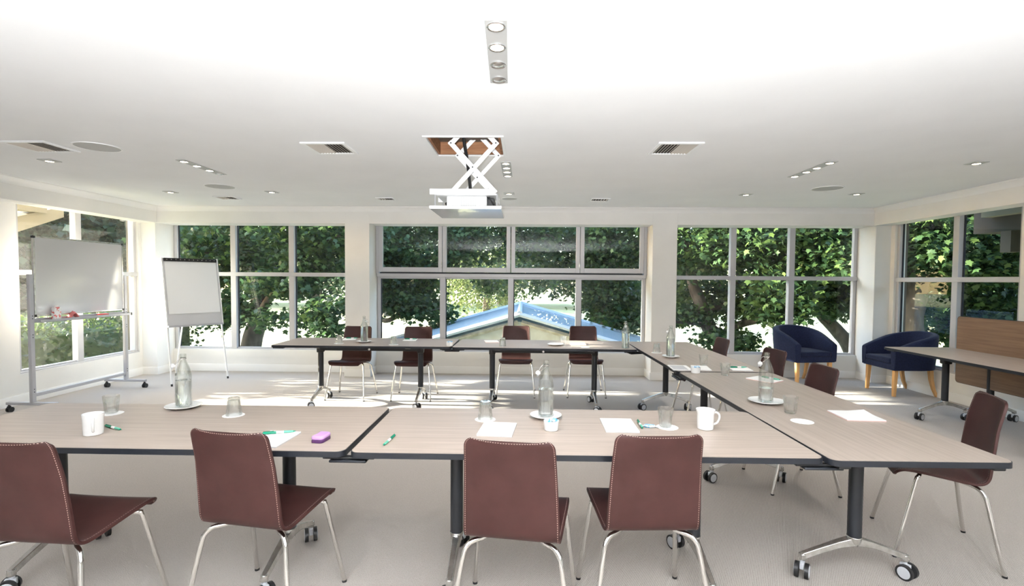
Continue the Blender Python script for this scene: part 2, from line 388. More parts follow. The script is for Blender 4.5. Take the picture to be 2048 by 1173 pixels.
# windows.  local: u along the wall (left to right seen from the room), depth axis d (outwards), z
def window(name, P, us, z0, z1, zt, pane='pane', deep=.05, fw=.045):
    root = bpy.data.objects.new(name, None); COL.objects.link(root); struct(root)
    def slab(nm, m, u0, u1, d0, d1, a, b, bev=.003):
        vs = [P(u, d, z) for u, d, z in ((u0,d0,a),(u1,d0,a),(u1,d1,a),(u0,d1,a),(u0,d0,b),(u1,d0,b),(u1,d1,b),(u0,d1,b))]
        return MB().add(vs, [(0,3,2,1),(4,5,6,7),(0,1,5,4),(1,2,6,5),(2,3,7,6),(3,0,4,7)]).build(nm, m, root, smooth=False, bevel=bev, seg=1)
    slab('sill', 'frame', us[0], us[-1], -.0, .14, z0-.035, z0, .004)
    slab('head', 'frame', us[0], us[-1], .03, .03+deep, z1-fw, z1)
    slab('bottom_rail', 'frame', us[0]+.02, us[-1]-.02, .03, .03+deep, z0, z0+.02)
    for i, u in enumerate(us):
        a, b = (u, u+fw) if i == 0 else ((u-fw, u) if i == len(us)-1 else (u-fw, u+fw*.85))
        slab('mullion' if 0 < i < len(us)-1 else 'jamb', 'frame', a, b, .0 if 0 < i < len(us)-1 else .02, .03+deep, z0, z1)
        if i < len(us)-1: slab('seal', 'seal', b-.001, b+.012, .055, .03+deep-.005, z0, z1, 0)
    if zt: slab('transom', 'frame', us[0], us[-1], -.006, .03+deep, zt-.03, zt+.03)
    for i in range(len(us)-1):
        for a, b in (((z0, zt-.028), (zt+.028, z1)) if zt else ((z0, z1),)):
            slab('pane', pane, us[i]+fw*.8, us[i+1]-fw*.8, .062, .068, a, b, 0)
    return root
back = lambda u, d, z: (u, YB+.02+d, z)
window('window_1', back, [-5.44, -4.50, -3.588, -2.64], SILL, HEAD, 1.508)
window('window_3', back, [2.215, 3.165, 4.042, 5.01], SILL, HEAD, 1.50)
window('window_4', lambda u, d, z: (XL-.012-d, u, z), [5.505, 6.30, 7.265], SILL+.01, HEAD, 1.492, 'pane_dusty')
window('window_5', lambda u, d, z: (XR+.012+d, -u, z), [-7.235, -6.25, -5.435], SILL+.01, HEAD, 1.487)
w2 = window('window_2', back, [-2.26, -1.245, -.198, .838, 1.848], SILL, 1.50, None)
def slab2(nm, m, x0, x1, y0, y1, z0, z1, par, bev=.003): return MB().bx(x0, x1, y0, y1, z0, z1).build(nm, m, par, smooth=False, bevel=bev, seg=1)
slab2('transom', 'frame', -2.25, 1.84, YB-.03, YB+.10, 1.485, 1.535, w2)
slab2('seal', 'seal', -2.20, 1.79, YB-.035, YB+.06, 1.535, 1.553, w2, 0)
for x in (-2.263, 1.805): slab2('jamb', 'frame', x, x+.045, YB-.03, YB+.1, 1.53, HEAD, w2)
for a, b in ((-2.215, -1.245), (-1.238, -.208), (-.196, .842), (.849, 1.80)):      # four folding sashes above
    f = MB(); y0, y1 = YB-.045, YB+.0
    f.bx(a, a+.06, y0, y1, 1.557, HEAD); f.bx(b-.06, b, y0, y1, 1.557, HEAD); f.bx(a+.06, b-.06, y0, y1, 1.557, 1.63); f.bx(a+.06, b-.06, y0, y1, HEAD-.05, HEAD)
    so = f.build('sash', 'frame', w2, smooth=False, bevel=.003, seg=1)
    MB().bx(a+.05, b-.05, YB-.025, YB-.019, 1.62, HEAD-.04).build('pane', 'pane', so, smooth=False)
for x in (-1.2415, .8455):
    h = MB(); h.bx(x-.012, x-.003, YB-.056, YB-.044, 1.62, 1.72); h.box((x-.012, YB-.06, 1.66), (.014, .014, .045)); h.build('handle', 'alu', w2, bevel=.002)

# small white sensor box high on the left wall
s = thing('sensor_box', 'small white sensor box high on left wall beside pelmet end', 'sensor', (XL, 4.97, 2.30))
MB().bx(.001, .10, -.10, .10, -.05, .06).build('housing', 'whitemetal', s, bevel=.012, seg=3)
MB().lathe([(.0, 0), (.055, 0), (.05, -.02), (.02, -.03)], 20, (.05, 0, -.05)).build('lens', 'greyhub', s)

# ------------------------------------------------------------------ flip-top tables
TL, TD, TH = 1.972, .743, .72
def make_caster(x, y, z, par, rz=0.0, tone='greyhub'):
    """one twin-wheel caster"""
    b = MB(); b.tube([(0, 0, .055), (0, 0, .092)], .0115, 10); b.box((0, .004, .058), (.020, .044, .030))
    h = b.build('caster', tone, par, bevel=.003); h.location = (x, y, z); h.rotation_euler = (0, 0, rz)
    for s in (-1, 1):
        MB().tube([(s*.013, .012, .037), (s*.031, .012, .037)], [.037, .037], 20).build('tyre', 'black', h)
        MB().tube([(s*.030, .012, .037), (s*.0335, .012, .037)], [.029, .027], 20).build('hub_cap', tone, h)
    return h
def make_table(label, group=None, top='tabletop'):
    r = thing('flip_table', label, 'table', group=group)
    MB().prism(rrect(TL-.008, TD-.008, .035), TH-.023, TH).build('tabletop', top, r)
    MB().ring(rrect(TL, TD, .038), rrect(TL-.0085, TD-.0085, .035), TH-.025, TH-.0012).build('edge_band', 'edge', r)
    for s in (-1, 1):
        x = s*.58
        MB().tube([(x, 0, .205), (x, 0, .60)], .031, 20).build('leg', 'post', r)
        MB().box((x, 0, .645), (.07, .085, .10)).build('pivot', 'black', r, bevel=.012, seg=3)
        f = MB(); f.tube([(x, 0, .168), (x, 0, .206)], [.026, .034], 20)
        for t in (-1, 1):
            ys = [0, .08, .17, .245, .262]; zt = [.205, .182, .150, .122, .112]; zb = [.165, .152, .122, .092, .090]; ws = [.026, .021, .018, .016, .012]
            vs = []
            for yy, a, b2, ww in zip(ys, zt, zb, ws): vs += [(x-ww, t*yy, b2), (x+ww, t*yy, b2), (x+ww*.75, t*yy, a), (x-ww*.75, t*yy, a)]
            fs = [(0, 1, 2, 3), (16, 19, 18, 17)]
            for i in range(4):
                for k in range(4): fs.append((i*4+k, i*4+(k+1)%4, i*4+4+(k+1)%4, i*4+4+k))
            f.add(vs, fs); f.tube([(x, t*.248, .084), (x, t*.248, .115)], .0165, 12)
        f.build('foot', 'alu', r, bevel=.003)
        for t in (-1, 1): make_caster(x, t*.248, 0, r, random.uniform(0, 2*PI))
    MB().box((0, -.03, .640), (1.16, .032, .040)).build('crossbar', 'post', r, bevel=.006)
    MB().box((0, .05, .675), (1.12, .022, .030)).build('crossbar', 'post', r, bevel=.004)
    for s in (-1, 1):
        MB().box((s*.50, -.30, .690), (.06, .018, .014)).build('lever', 'alu', r, bevel=.004)
        for t in (-1, 1): MB().box((s*(TL/2-.07), t*(TD/2-.06), .688), (.12, .05, .016)).build('link_plate', 'black', r, bevel=.005)
    k = MB(); k.tube([(0, -.047, .64), (0, -.058, .64)], .013, 12); k.build('knob', 'alu', r)
    return r
proto_t = make_table('front row table on the left, in front of the whiteboard, with mug and purple eraser', 'flip tables in the meeting square')
TABLES = [
 ((-1.735, 2.428), R(.1), None),
 ((.258, 2.428), R(.35), 'front row table in the middle, with two saucer coasters and a white jug'),
 ((1.617, 3.03), R(90.6), 'right arm table nearest the camera, with its oak end facing out'),
 ((1.596, 5.03), R(90.6), 'right arm table farther back, with the open notepad and sweet bowl'),
 ((-1.765, 5.735), R(0.4), 'far row table on the left, under the double chairs by the pier'),
 ((.225, 5.690), R(-1.4), 'far row table on the right, in front of the pitched skylight'),
]
TAB = []
for i, ((x, y), a, lab) in enumerate(TABLES):
    t = proto_t if i == 0 else copy_tree(proto_t)
    t.location = (x, y, 0); t.rotation_euler = (0, 0, a)
    if lab: t['label'] = lab
    t['group'] = 'flip tables in the meeting square'
    TAB.append(t)
proto_t['label'] = 'front row table on the left, with a purple eraser and a mug on it'
TAB[4]['label'] = 'far row table on the left, standing alone at its free left end'
# connector clips where tables are linked
def clip(x, y, rz, lab):
    r = thing('table_link', lab, 'table clip', (x, y, .672), rz, 'link clips under the table joints')
    MB().box((0, 0, .0), (.16, .055, .012)).build('plate', 'edge', r, bevel=.005)
    MB().box((0, 0, .011), (.22, .03, .010)).build('bar', 'black', r, bevel=.003)
clip(-.739, 2.10, 0, 'grey link clip under the seam of the two front tables')
clip(1.245, 2.10, 0, 'grey link clip under the front right corner joint')
clip(1.235, 4.02, R(90), 'black link clip under the joint of the two right arm tables')
clip(-.772, 5.40, 0, 'black link clip under the joint of the two far tables')
clip(1.205, 5.36, R(20), 'black link clip where the far row meets the right arm')

# side tables by the right wall: one open, one with its top flipped upright
side = copy_tree(proto_t); side.location = (4.435, 4.77, 0); side.rotation_euler = (0, 0, R(90)); side.name = 'flip_table'
tag(side, 'separate side table by the right wall in front of the upright flipped table', 'table'); del side['group']
side.children[0]
flip = make_table('flipped table nested by the right wall, brown top turned upright', None, 'tabletop_shaded')
flip.location = (4.885, 4.75, 0); flip.rotation_euler = (0, 0, R(90))
for ch in flip.children:
    if ch.name.split('.')[0] in ('tabletop', 'edge_band', 'link_plate', 'lever'):
        ch.matrix_local = Matrix.Translation((0, .012, .705)) @ Matrix.Rotation(R(-90), 4, 'X') @ Matrix.Translation((0, 0, -.708)) @ ch.matrix_local
    elif ch.name.split('.')[0] in ('crossbar', 'knob'): ch.location = (0, -.055, -.02)
    elif ch.name.split('.')[0] == 'pivot': ch.location = (0, -.075, .0); ch.scale = (1, .8, 1)
hk = MB(); hk.tube([(-.955, -.03, .345), (-.955, -.03, .32), (-.948, -.03, .31), (-.965, -.03, .295), (-.96, -.03, .285), (-.945, -.03, .285)], .006, 8); hk.build('hook', 'black', flip)

# ------------------------------------------------------------------ leather chairs
PROF = [(.222, .418, .170), (.221, .436, .190), (.205, .452, .203), (.175, .459, .208), (.10, .453, .206), (.01, .440, .200), (-.07, .428, .195), (-.118, .425, .192),
        (-.148, .436, .190), (-.163, .462, .189), (-.172, .50, .188), (-.192, .60, .184), (-.214, .70, .179), (-.238, .80, .174), (-.2445, .825, .171), (-.2475, .838, .162), (-.249, .845, .145)]
def make_chair():
    r = thing('leather_chair', 'x', 'chair')
    pr = catmull(PROF, 3); m = 13; G = []
    for (y, z, hw) in pr:
        row = []
        back = min(max((z-.46)/.25, 0), 1) if y < -.1 else 0
        for j in range(m):
            u = -1+2*j/(m-1); us = math.sin(u*PI/2)*.35+u*.65
            row.append((us*hw, y + back*.028*u*u*.9, z - (.004*(1-u*u) if y > -.1 else 0)))
        G.append(row)
    sh, N = shell(G, .013)
    sh.build('seat_shell', 'leather', r, ang=60, bevel=.0022)
    # stitching: dashes following the rim, on the outer face
    G = np.array(G); st = MB()
    path = [(i, 0) for i in range(3, len(G)-1)] + [(len(G)-2, j) for j in range(0, m)] + [(i, m-1) for i in range(len(G)-2, 2, -1)]
    pts = []
    for i, j in path:
        jj = min(max(j, .35), m-1-.35); j0 = int(jj); fr = jj-j0
        p = G[i, j0]*(1-fr) + G[i, min(j0+1, m-1)]*fr
        pts.append((p, N[i, min(int(round(jj)), m-1)]))
    acc = 0.0
    for (p, n1), (q, n2) in zip(pts, pts[1:]):
        d = np.linalg.norm(q-p)
        if d < 1e-6: continue
        k = max(1, int(round(d/.0095)))
        for a in range(k):
            c0 = p+(q-p)*(a+.2)/k; c1 = p+(q-p)*(a+.75)/k
            for sg in (-1, 1):
                nn = n1*sg*.0078; e = np.cross((q-p)/d, n1)*.0011
                st.add([c0+nn-e*1.15, c0+nn+e*1.15, c1+nn+e*1.15, c1+nn-e*1.15], [(0, 1, 2, 3) if sg > 0 else (3, 2, 1, 0)])
    st.build('stitching', 'thread', r, smooth=False)['kind'] = 'stuff'
    for s in (-1, 1):
        f = [(s*.09, .10, .432), (s*.172, .118, .4325), (s*.190, .130, .424), (s*.197, .138, .405), (s*.215, .180, .22), (s*.235, .228, .008)]
        lg = MB().tube([tuple(p) for p in catmull(f, 3)], .0105, 12).build('leg', 'chrome', r)
        MB().tube([(s*.235, .228, 0), (s*.235, .228, .010)], .0115, 10).build('glide', 'black', lg)
        f = [(s*.07, -.05, .408), (s*.13, -.105, .402), (s*.165, -.128, .396), (s*.186, -.143, .375), (s*.196, -.153, .34), (s*.222, -.182, .17), (s*.245, -.212, .008)]
        lg = MB().tube([tuple(p) for p in catmull(f, 3)], .0105, 12).build('leg', 'chrome', r)
        MB().tube([(s*.245, -.212, 0), (s*.245, -.212, .010)], .0115, 10).build('glide', 'black', lg)
        MB().box((s*.10, -.085, .411), (.016, .03, .016)).build('clip', 'greyhub', r, bevel=.004)
    MB().tube([(-.09, .10, .432), (.09, .10, .432)], .010, 10).build('seat_frame', 'chrome', r)
    MB().tube([(-.07, -.05, .408), (.07, -.05, .408)], .010, 10).build('seat_frame', 'chrome', r)
    return r
chair0 = make_chair()
def head(fx, fy): return math.atan2(-fx, fy)
CH = [
 ((-1.855, 1.985), head(.05, 1), 'brown leather chair cut off by the left frame edge, at the front row', 'f'),
 ((-1.115, 2.140), head(.17, 1), 'brown leather chair at front row, beside the purple eraser', 'f'),
 ((-.020, 2.075), head(.14, 1), 'brown leather chair at front row, left of the pair backing the middle table', 'f'),
 ((.520, 2.170), head(-.05, 1), 'brown leather chair at front row, right of the pair, below the white jug', 'f'),
 ((2.265, 2.775), head(-.92, .38), 'dark brown chair turned askew at the near end of the right arm', 'r'),
 ((1.925, 3.620), head(-1, 0.02), 'dark brown chair midway along the right arm, behind the standing glass', 'r'),
 ((2.010, 4.470), head(-1, -.08), 'dark brown chair on the right arm, in front of the rear navy armchair', 'r'),
 ((1.875, 5.320), head(-1, 0), 'dark brown chair at the far end of the right arm', 'r'),
 ((-2.105, 6.075), head(-.05, -1), 'dark brown chair at the far row, in front of the white pier', 'b'),
 ((-1.330, 6.090), head(0, -1), 'dark brown chair at the far row, second from its free left end', 'b'),
 ((-.095, 6.330), head(0, -1), 'dark brown chair at the far row, below the skylight ridge', 'b'),
 ((.780, 6.370), head(0, -1), 'dark brown chair at the far row, nearest the right arm', 'b'),
]
GR = {'f': 'brown chairs along the front row', 'r': 'brown chairs along the right arm', 'b': 'brown chairs along the far row'}
for i, ((x, y), a, lab, g) in enumerate(CH):
    o = chair0 if i == 0 else copy_tree(chair0)
    o.location = (x, y, 0); o.rotation_euler = (0, 0, a); tag(o, lab, 'chair', GR[g])

# ------------------------------------------------------------------ navy tub armchairs
def make_tub():
    r = thing('tub_armchair', 'x', 'armchair')
    n = 33; ring_o = []; prof = []
    vs = []; fs = []; K = 10
    for i in range(n):
        t = -1+2*i/(n-1); a = abs(t)
        # plan path: straight arms, round back.  +y is the front
        if a > .52:
            q = (a-.52)/.48; px = .315-.012*q; py = -.06+q*.35; nx, ny = 1, 0
            nx, ny = 1.0, 0.0
        else:
            th = a/.52*PI/2; px = .315*math.sin(th)**.85; py = -.06-.275*math.cos(th)**.9; nx, ny = math.sin(th), -math.cos(th)
        sg = 1 if t >= 0 else -1
        o = Vector((sg*px, py, 0)); nn = Vector((sg*nx, ny, 0)).normalized()
        zt = .605 + .205*(1-min(a/.97, 1)**1.7)
        if a > .97: zt -= .012
        th_ = .075
        lean = .035*(1-min(a/.8, 1))
        sec = [(0, .34), (.006, .40), (.012+lean*.6, .60 if zt > .64 else zt-.06), (.010+lean, zt-.022), (-.006+lean, zt-.004), (-.035+lean, zt), (-th_+.012+lean, zt-.006), (-th_+lean, zt-.03), (-th_, .52), (-th_+.008, .40)]
        for d, z in sec: vs.append(o + nn*d + Vector((0, 0, z)))
    for i in range(n-1):
        for k in range(K): fs.append((i*K+k, (i+1)*K+k, (i+1)*K+(k+1)%K, i*K+(k+1)%K))
    fs += [tuple(range(K)), tuple(range(n*K-1, (n-1)*K-1, -1))]
    MB().add(vs, fs).build('backrest', 'navy', r, ang=50, bevel=.006)
    # seat rail and cushion
    def seat_poly(inset, front):
        p = []
        for i in range(21):
            th = -PI/2+PI*i/20; p.append(((.305-inset)*math.sin(th), -.06-(.262-inset)*math.cos(th)))
        p += [((.305-inset), front), (-(.305-inset), front)]
        return p
    MB().prism(seat_poly(.012, .286), .335, .415).build('seat_rail', 'navy', r, bevel=.012, seg=3)
    MB().prism(seat_poly(.075, .295), .412, .485).build('seat_cushion', 'navy', r, bevel=.022, seg=3)
    pip = [(x, y, .472) for x, y in seat_poly(.074, .296)[20:]] + [(-.231, -.06, .472)]
    MB().tube(pip[:3], .005, 6).build('piping', 'navy', r)
    for s in (-1, 1):
        for yy, fy in ((.235, .255), (-.20, -.285)):
            x = s*.245; m_ = MB()
            if yy > 0: P_ = [(x, yy, .34, .024), (x, yy+.006, .17, .021), (x+s*.004, fy-.008, 0, .017)]
            else: P_ = [(x, yy, .34, .024), (x, yy-.012, .22, .021), (x+s*.004, yy-.04, .10, .018), (x+s*.006, fy, 0, .016)]
            v2 = []; f2 = []
            for (a, b, z, h) in P_: v2 += [(a-h, b-h, z), (a+h, b-h, z), (a+h, b+h, z), (a-h, b+h, z)]
            for i in range(len(P_)-1):
                for k in range(4): f2.append((i*4+k, i*4+4+k, i*4+4+(k+1)%4, i*4+(k+1)%4))
            f2 += [(0, 1, 2, 3), tuple(range(len(v2)-1, len(v2)-5, -1))]
            m_.add(v2, f2).build('leg', 'beech', r, bevel=.003)
    return r
tub = make_tub(); tub.location = (3.985, 7.255, 0); tub.rotation_euler = (0, 0, head(.15, -1))
tag(tub, 'navy tub armchair backed against the right end of the rear window wall', 'armchair', 'navy tub armchairs')
tub2 = copy_tree(tub); tub2.location = (4.945, 6.68, 0); tub2.rotation_euler = (0, 0, head(-1, 0.0))
tag(tub2, 'navy tub armchair facing left by the side window, behind the side table', 'armchair', 'navy tub armchairs')

# ------------------------------------------------------------------ whiteboard on its stand
wbd = thing('whiteboard', 'white mobile whiteboard on a grey wheeled stand by the left windows', 'whiteboard', (-5.2, 5.79, 0))
y0, y1, z0, z1 = -.59, .595, 1.02, 1.877
MB().bx(-.006, .008, y0+.012, y1-.012, z0+.012, z1-.012).build('panel', 'board', wbd, smooth=False)
MB().bx(-.0095, -.0062, y0+.014, y1-.014, z0+.014, z1-.014).build('added_back_panel', 'steel', wbd, smooth=False)  # unseen grey backing, added to cut sun bounce onto the left wall
fr = MB(); fr.bx(-.012, .012, y0, y1, z0, z0+.016); fr.bx(-.012, .012, y0, y1, z1-.016, z1); fr.bx(-.012, .012, y0, y0+.016, z0, z1); fr.bx(-.012, .012, y1-.016, y1, z0, z1)
fr.build('frame', 'alu', wbd, bevel=.002)
for yy in (y0, y1):
    for zz in (z0, z1):
        MB().bx(-.014, .015, yy-.004 if yy < 0 else yy-.022, yy+.022 if yy < 0 else yy+.004, zz-.004 if zz < 1.4 else zz-.022, zz+.022 if zz < 1.4 else zz+.004).build('corner_cap', 'black', wbd, bevel=.004)
for yy in (y0-.035, y1+.03):
    po = MB().bx(-.018, .018, yy-.022, yy+.022, .105, 1.47).build('post', 'steel', wbd, bevel=.004)
    b_ = MB()
    for zz in (.22, .25, .80, .83, 1.0, 1.03): b_.tube([(.0175, yy, zz), (.0205, yy, zz)], .005, 8)
    b_.build('bolts', 'black', po)
    MB().bx(-.28, .26, yy-.02, yy+.02, .082, .112).build('foot', 'steel', wbd, bevel=.004)
    for xx in (-.262, .242):
        cst = MB(); cst.tube([(xx, yy, .055), (xx, yy, .083)], .010, 10); cst.box((xx, yy, .052), (.018, .03, .03)); co = cst.build('caster', 'black', wbd)
        for q in (-1, 1): MB().tube([(xx+q*.008, yy+.008, .028), (xx+q*.022, yy+.008, .028)], .028, 16).build('wheel', 'black', co)
MB().bx(-.013, .013, y0-.02, y1+.012, .168, .203).build('crossbar', 'steel', wbd, bevel=.004)
tr = MB(); tr.bx(.0, .075, y0-.0, y1+.04, .955, .960); tr.bx(.071, .075, y0, y1+.04, .955, .985); tr.bx(-.014, .0, y0-.02, y1+.02, .955, 1.0); tr.build('tray', 'steel', wbd, bevel=.0015)
MB().bx(-.005, .077, y1+.038, y1+.058, .953, .987).build('tray_end', 'black', wbd, bevel=.003)
TZ = .9602
def wpos(x, y): return (-5.2+x, y, TZ)
t = thing('tissue_packet', 'red and white printed packet standing on the whiteboard tray', 'packet', wpos(.038, 5.415))
MB().bx(-.020, .020, -.040, .040, 0, .150).build('pack', 'redpaper', t, bevel=.004); MB().bx(-.006, .006, -.02, .02, .145, .17).build('tissue', 'paper', t)
t = thing('cleaning_cloth', 'crumpled pink cloth lying on the whiteboard tray', 'cloth', wpos(.038, 5.60))
vs = []; fs = []
for i in range(9):
    for j in range(6):
        a = i/8; b = j/5; vs.append(((b-.5)*.062, (a-.5)*.17, .004+.085*math.exp(-((a-.62)/.22)**2)*(1-.5*abs(b-.5)) + .012*math.sin(i*2.1+j*1.7)**2))
for i in range(8):
    for j in range(5): fs.append((i*6+j, i*6+j+1, i*6+j+7, i*6+j+6))
o = MB().add(vs, fs).build('fabric', 'pinkcloth', t); sm = o.modifiers.new('s', 'SOLIDIFY'); sm.thickness = .003; sm.offset = 1
t = thing('board_eraser', 'red board eraser on the right half of the whiteboard tray', 'eraser', wpos(.036, 6.03))
MB().bx(-.024, .024, -.065, .065, .012, .036).build('handle', 'red', t, bevel=.006, seg=3); MB().bx(-.023, .023, -.062, .062, 0, .012).build('felt', 'black', t)
for k, (yy, lab) in enumerate(((6.165, 'blue marker pen next to the red eraser on the tray'), (6.275, 'blue marker pen at the right end of the tray'))):
    t = thing('marker', lab, 'marker', wpos(.034+.008*k, yy), R(3), 'blue markers on the whiteboard tray')
    MB().tube([(0, -.05, .0095), (0, .028, .0095)], .0092, 12).build('barrel', 'blue', t); MB().tube([(0, .028, .0095), (0, .055, .0095)], [.0094, .008], 12).build('cap', 'black', t)

# ------------------------------------------------------------------ flipchart easel
P0 = Vector((-4.665, 6.498, 0)); P1 = Vector((-4.245, 7.101, 0)); ux = (P1-P0).normalized(); bk = Vector((-ux.y, ux.x, 0))
fc = thing('flipchart_easel', 'white flipchart easel with black clamp bar by the corner pier', 'easel', tuple((P0+P1)/2), math.atan2(ux.y, ux.x))
W = (P1-P0).length
tl = math.atan2(.31, 1.72)
def fp(u, s, d=0.0):      # u across, s up along the tilted board, d out of the face
    return (u, s*math.sin(tl)+(-d)*math.cos(tl), s*math.cos(tl)-d*math.sin(tl)*-1*0+d*math.sin(tl))
def fslab(nm, m, u0, u1, s0, s1, d0, d1, bev=.002):
    vs = [fp(u, s, d) for u, s, d in ((u0,s0,d0),(u1,s0,d0),(u1,s0,d1),(u0,s0,d1),(u0,s1,d0),(u1,s1,d0),(u1,s1,d1),(u0,s1,d1))]
    return MB().add(vs, [(0,3,2,1),(4,5,6,7),(0,1,5,4),(1,2,6,5),(2,3,7,6),(3,0,4,7)]).build(nm, m, fc, bevel=bev)
fslab('board', 'board', -.345, .345, .805, 1.735, .0, .018)
fslab('frame_rail', 'whitemetal', -.358, -.343, .80, 1.745, -.006, .024); fslab('frame_rail', 'whitemetal', .343, .358, .80, 1.745, -.006, .024)
fslab('pen_tray', 'steel', -.35, .35, .785, .805, -.004, .05)
fslab('paper_pad', 'paper', -.325, .325, .965, 1.715, .019, .027, .001)
cl = fslab('clamp_bar', 'black', -.335, .335, 1.69, 1.735, .018, .045, .006)
sc_ = MB()
for k in range(12):
    u = -.30+.6*k/11; q0 = fp(u, 1.713, .0445); q1 = fp(u, 1.713, .0475); sc_.tube([q0, q1], .006, 8)
sc_.build('studs', 'alu', cl)
for u in (-.355, .355):
    lg = MB().tube([fp(u*W/.735, .02, -.004), fp(u*.96, .95, -.012)], .0105, 10).build('leg', 'whitemetal', fc)
    MB().tube([fp(u*W/.735, -.001, -.004), fp(u*W/.735, .03, -.004)], .0125, 10).build('foot', 'black', lg)
    MB().tube([fp(u*.96, .80, -.012), fp(u*.96, 1.70, -.012)], .014, 10).build('leg_sleeve', 'whitemetal', fc)
lg = MB().tube([(0, .30, 1.62), (-.02, .80, .02)], .0105, 10).build('leg', 'whitemetal', fc)
MB().tube([(-.0195, .79, .04), (-.0203, .806, .001)], .0125, 10).build('foot', 'black', lg)

# ------------------------------------------------------------------ projector on a scissor lift
hf = thing('ceiling_hatch', 'open square ceiling hatch with white rim and timber inside', 'hatch', (0, 0, 0))
w_ = .022
q = MB(); q.bx(hx0-w_, hx1+w_, hy0-w_, hy0, H-.008, H+.002); q.bx(hx0-w_, hx1+w_, hy1, hy1+w_, H-.008, H+.002); q.bx(hx0-w_, hx0, hy0, hy1, H-.008, H+.002); q.bx(hx1, hx1+w_, hy0, hy1, H-.008, H+.002)
q.build('rim', 'whitemetal', hf, smooth=False)
for k, (a, b, c_, d) in enumerate(((hx0+.004, hx1-.004, hy1-.022, hy1-.004), (hx0+.004, hx1-.004, hy0+.004, hy0+.022), (hx0+.004, hx0+.022, hy0+.022, hy1-.022), (hx1-.022, hx1-.004, hy0+.022, hy1-.022))):
    MB().bx(a, b, c_, d, H+.003, H+.50).build('joist', 'timber', hf, smooth=False)
MB().bx(hx0-.02, hx1+.02, hy0-.02, hy1+.02, H+.50, H+.52).build('backing', 'dark', hf, smooth=False)
MB().bx(hx1-.11, hx1-.025, hy1-.06, hy1-.024, H+.30, H+.42).build('cable_box', 'red', hf, bevel=.005)
pj = thing('projector_lift', 'white scissor lift holding a projector below the ceiling hatch', 'projector', (-.425, 4.01, 0))
ya, yb_ = -.19, .19
zU, zL = 2.79, 2.115
mid = 2.355
def arm(nm, p, q_, y):
    p = Vector((p[0], y, p[1])); q_ = Vector((q_[0], y, q_[1])); d = (q_-p); L_ = d.length; ang = math.atan2(d.z, d.x)
    m_ = MB().box((0, 0, 0), (L_+.036, .010, .036)); m_.xform(Matrix.Translation((p+q_)/2) @ Matrix.Rotation(-ang, 4, 'Y'))
    o = m_.build(nm, 'whitemetal', pj, bevel=.004)
    b_ = MB()
    for e in (p, q_, (p+q_)/2): b_.tube([(e.x, y-.008, e.z), (e.x, y+.008, e.z)], .006, 8)
    b_.build('pivots', 'black', o)
for y, dx in ((ya, 0.0), (yb_, .0)):
    a0 = (-.155, 2.455); a1 = (.155, 2.455)
    arm('scissor_arm', (-.135+dx, 2.475), (.195+dx, zL), y); arm('scissor_arm', (.205+dx, 2.475), (-.125+dx, zL), y+.012)
    arm('scissor_arm', (-.135+dx, 2.475), (.12+dx, zU-.05), y+.012); arm('scissor_arm', (.205+dx, 2.475), (-.05+dx, zU-.05), y)
for y in (ya, yb_):
    MB().box((-.045, y+.006, zL-.005), (.50, .03, .045)).build('side_rail', 'whitemetal', pj, bevel=.004)
MB().bx(-.25, .22, ya, yb_, zL-.03, zL-.018).build('upper_plate', 'whitemetal', pj, bevel=.003)
MB().box((0, 0, 2.84), (.5, .46, .02)).build('ceiling_bracket', 'whitemetal', pj, bevel=.003)
ca = [(-.06, 0, 2.83), (-.065, 0, 2.6), (-.045, .02, 2.45), (-.03, .01, 2.36), (-.015, 0, 2.24), (.0, .0, 2.10)]
MB().tube([tuple(p) for p in catmull(ca, 4)], .013, 8).build('cable', 'black', pj)
pr_ = MB().box((-.02, .01, 2.045), (.31, .30, .088)).build('projector_body', 'whitemetal', pj, bevel=.010, seg=3)
g = MB()
for i in range(9):
    for j in range(6): g.box((-.065+.0135*i+.005, -.1415, 2.015+.0115*j), (.009, .003, .005))
g.build('vent_grille', 'greyspeaker', pr_)
MB().bx(.138, .19, -.10, .10, 2.006, 2.075).build('connector_panel', 'black', pr_, bevel=.003)
for k in range(3):
    ca = [(.13+.01*k, -.10, 2.085), (.16, -.14-.01*k, 2.06), (.19, -.13, 2.03-.008*k), (.225, -.12+.02*k, 1.995)]
    MB().tube([tuple(p) for p in catmull(ca, 4)], .004, 6).build('cable', 'black', pj)
for x, y in ((-.255, ya), (-.255, yb_), (.215, ya), (.215, yb_)): MB().tube([(x, y, 1.99), (x, y, zL-.02)], .004, 8).build('hanger_rod', 'steel', pj)
tp = MB(); tp.bx(-.282, .255, -.285, .285, 1.972, 1.992); tp.build('cover_plate', 'whitemetal', pj, bevel=.003)
MB().bx(-.277, .250, -.280, .280, 1.968, 1.972).build('plate_underside', 'board', pj, smooth=False)
lb = MB(); lb.tube([(-.19, -.05, 2.02), (-.145, -.05, 2.035)], [.03, .034], 16); lb.build('lens', 'black', pj)

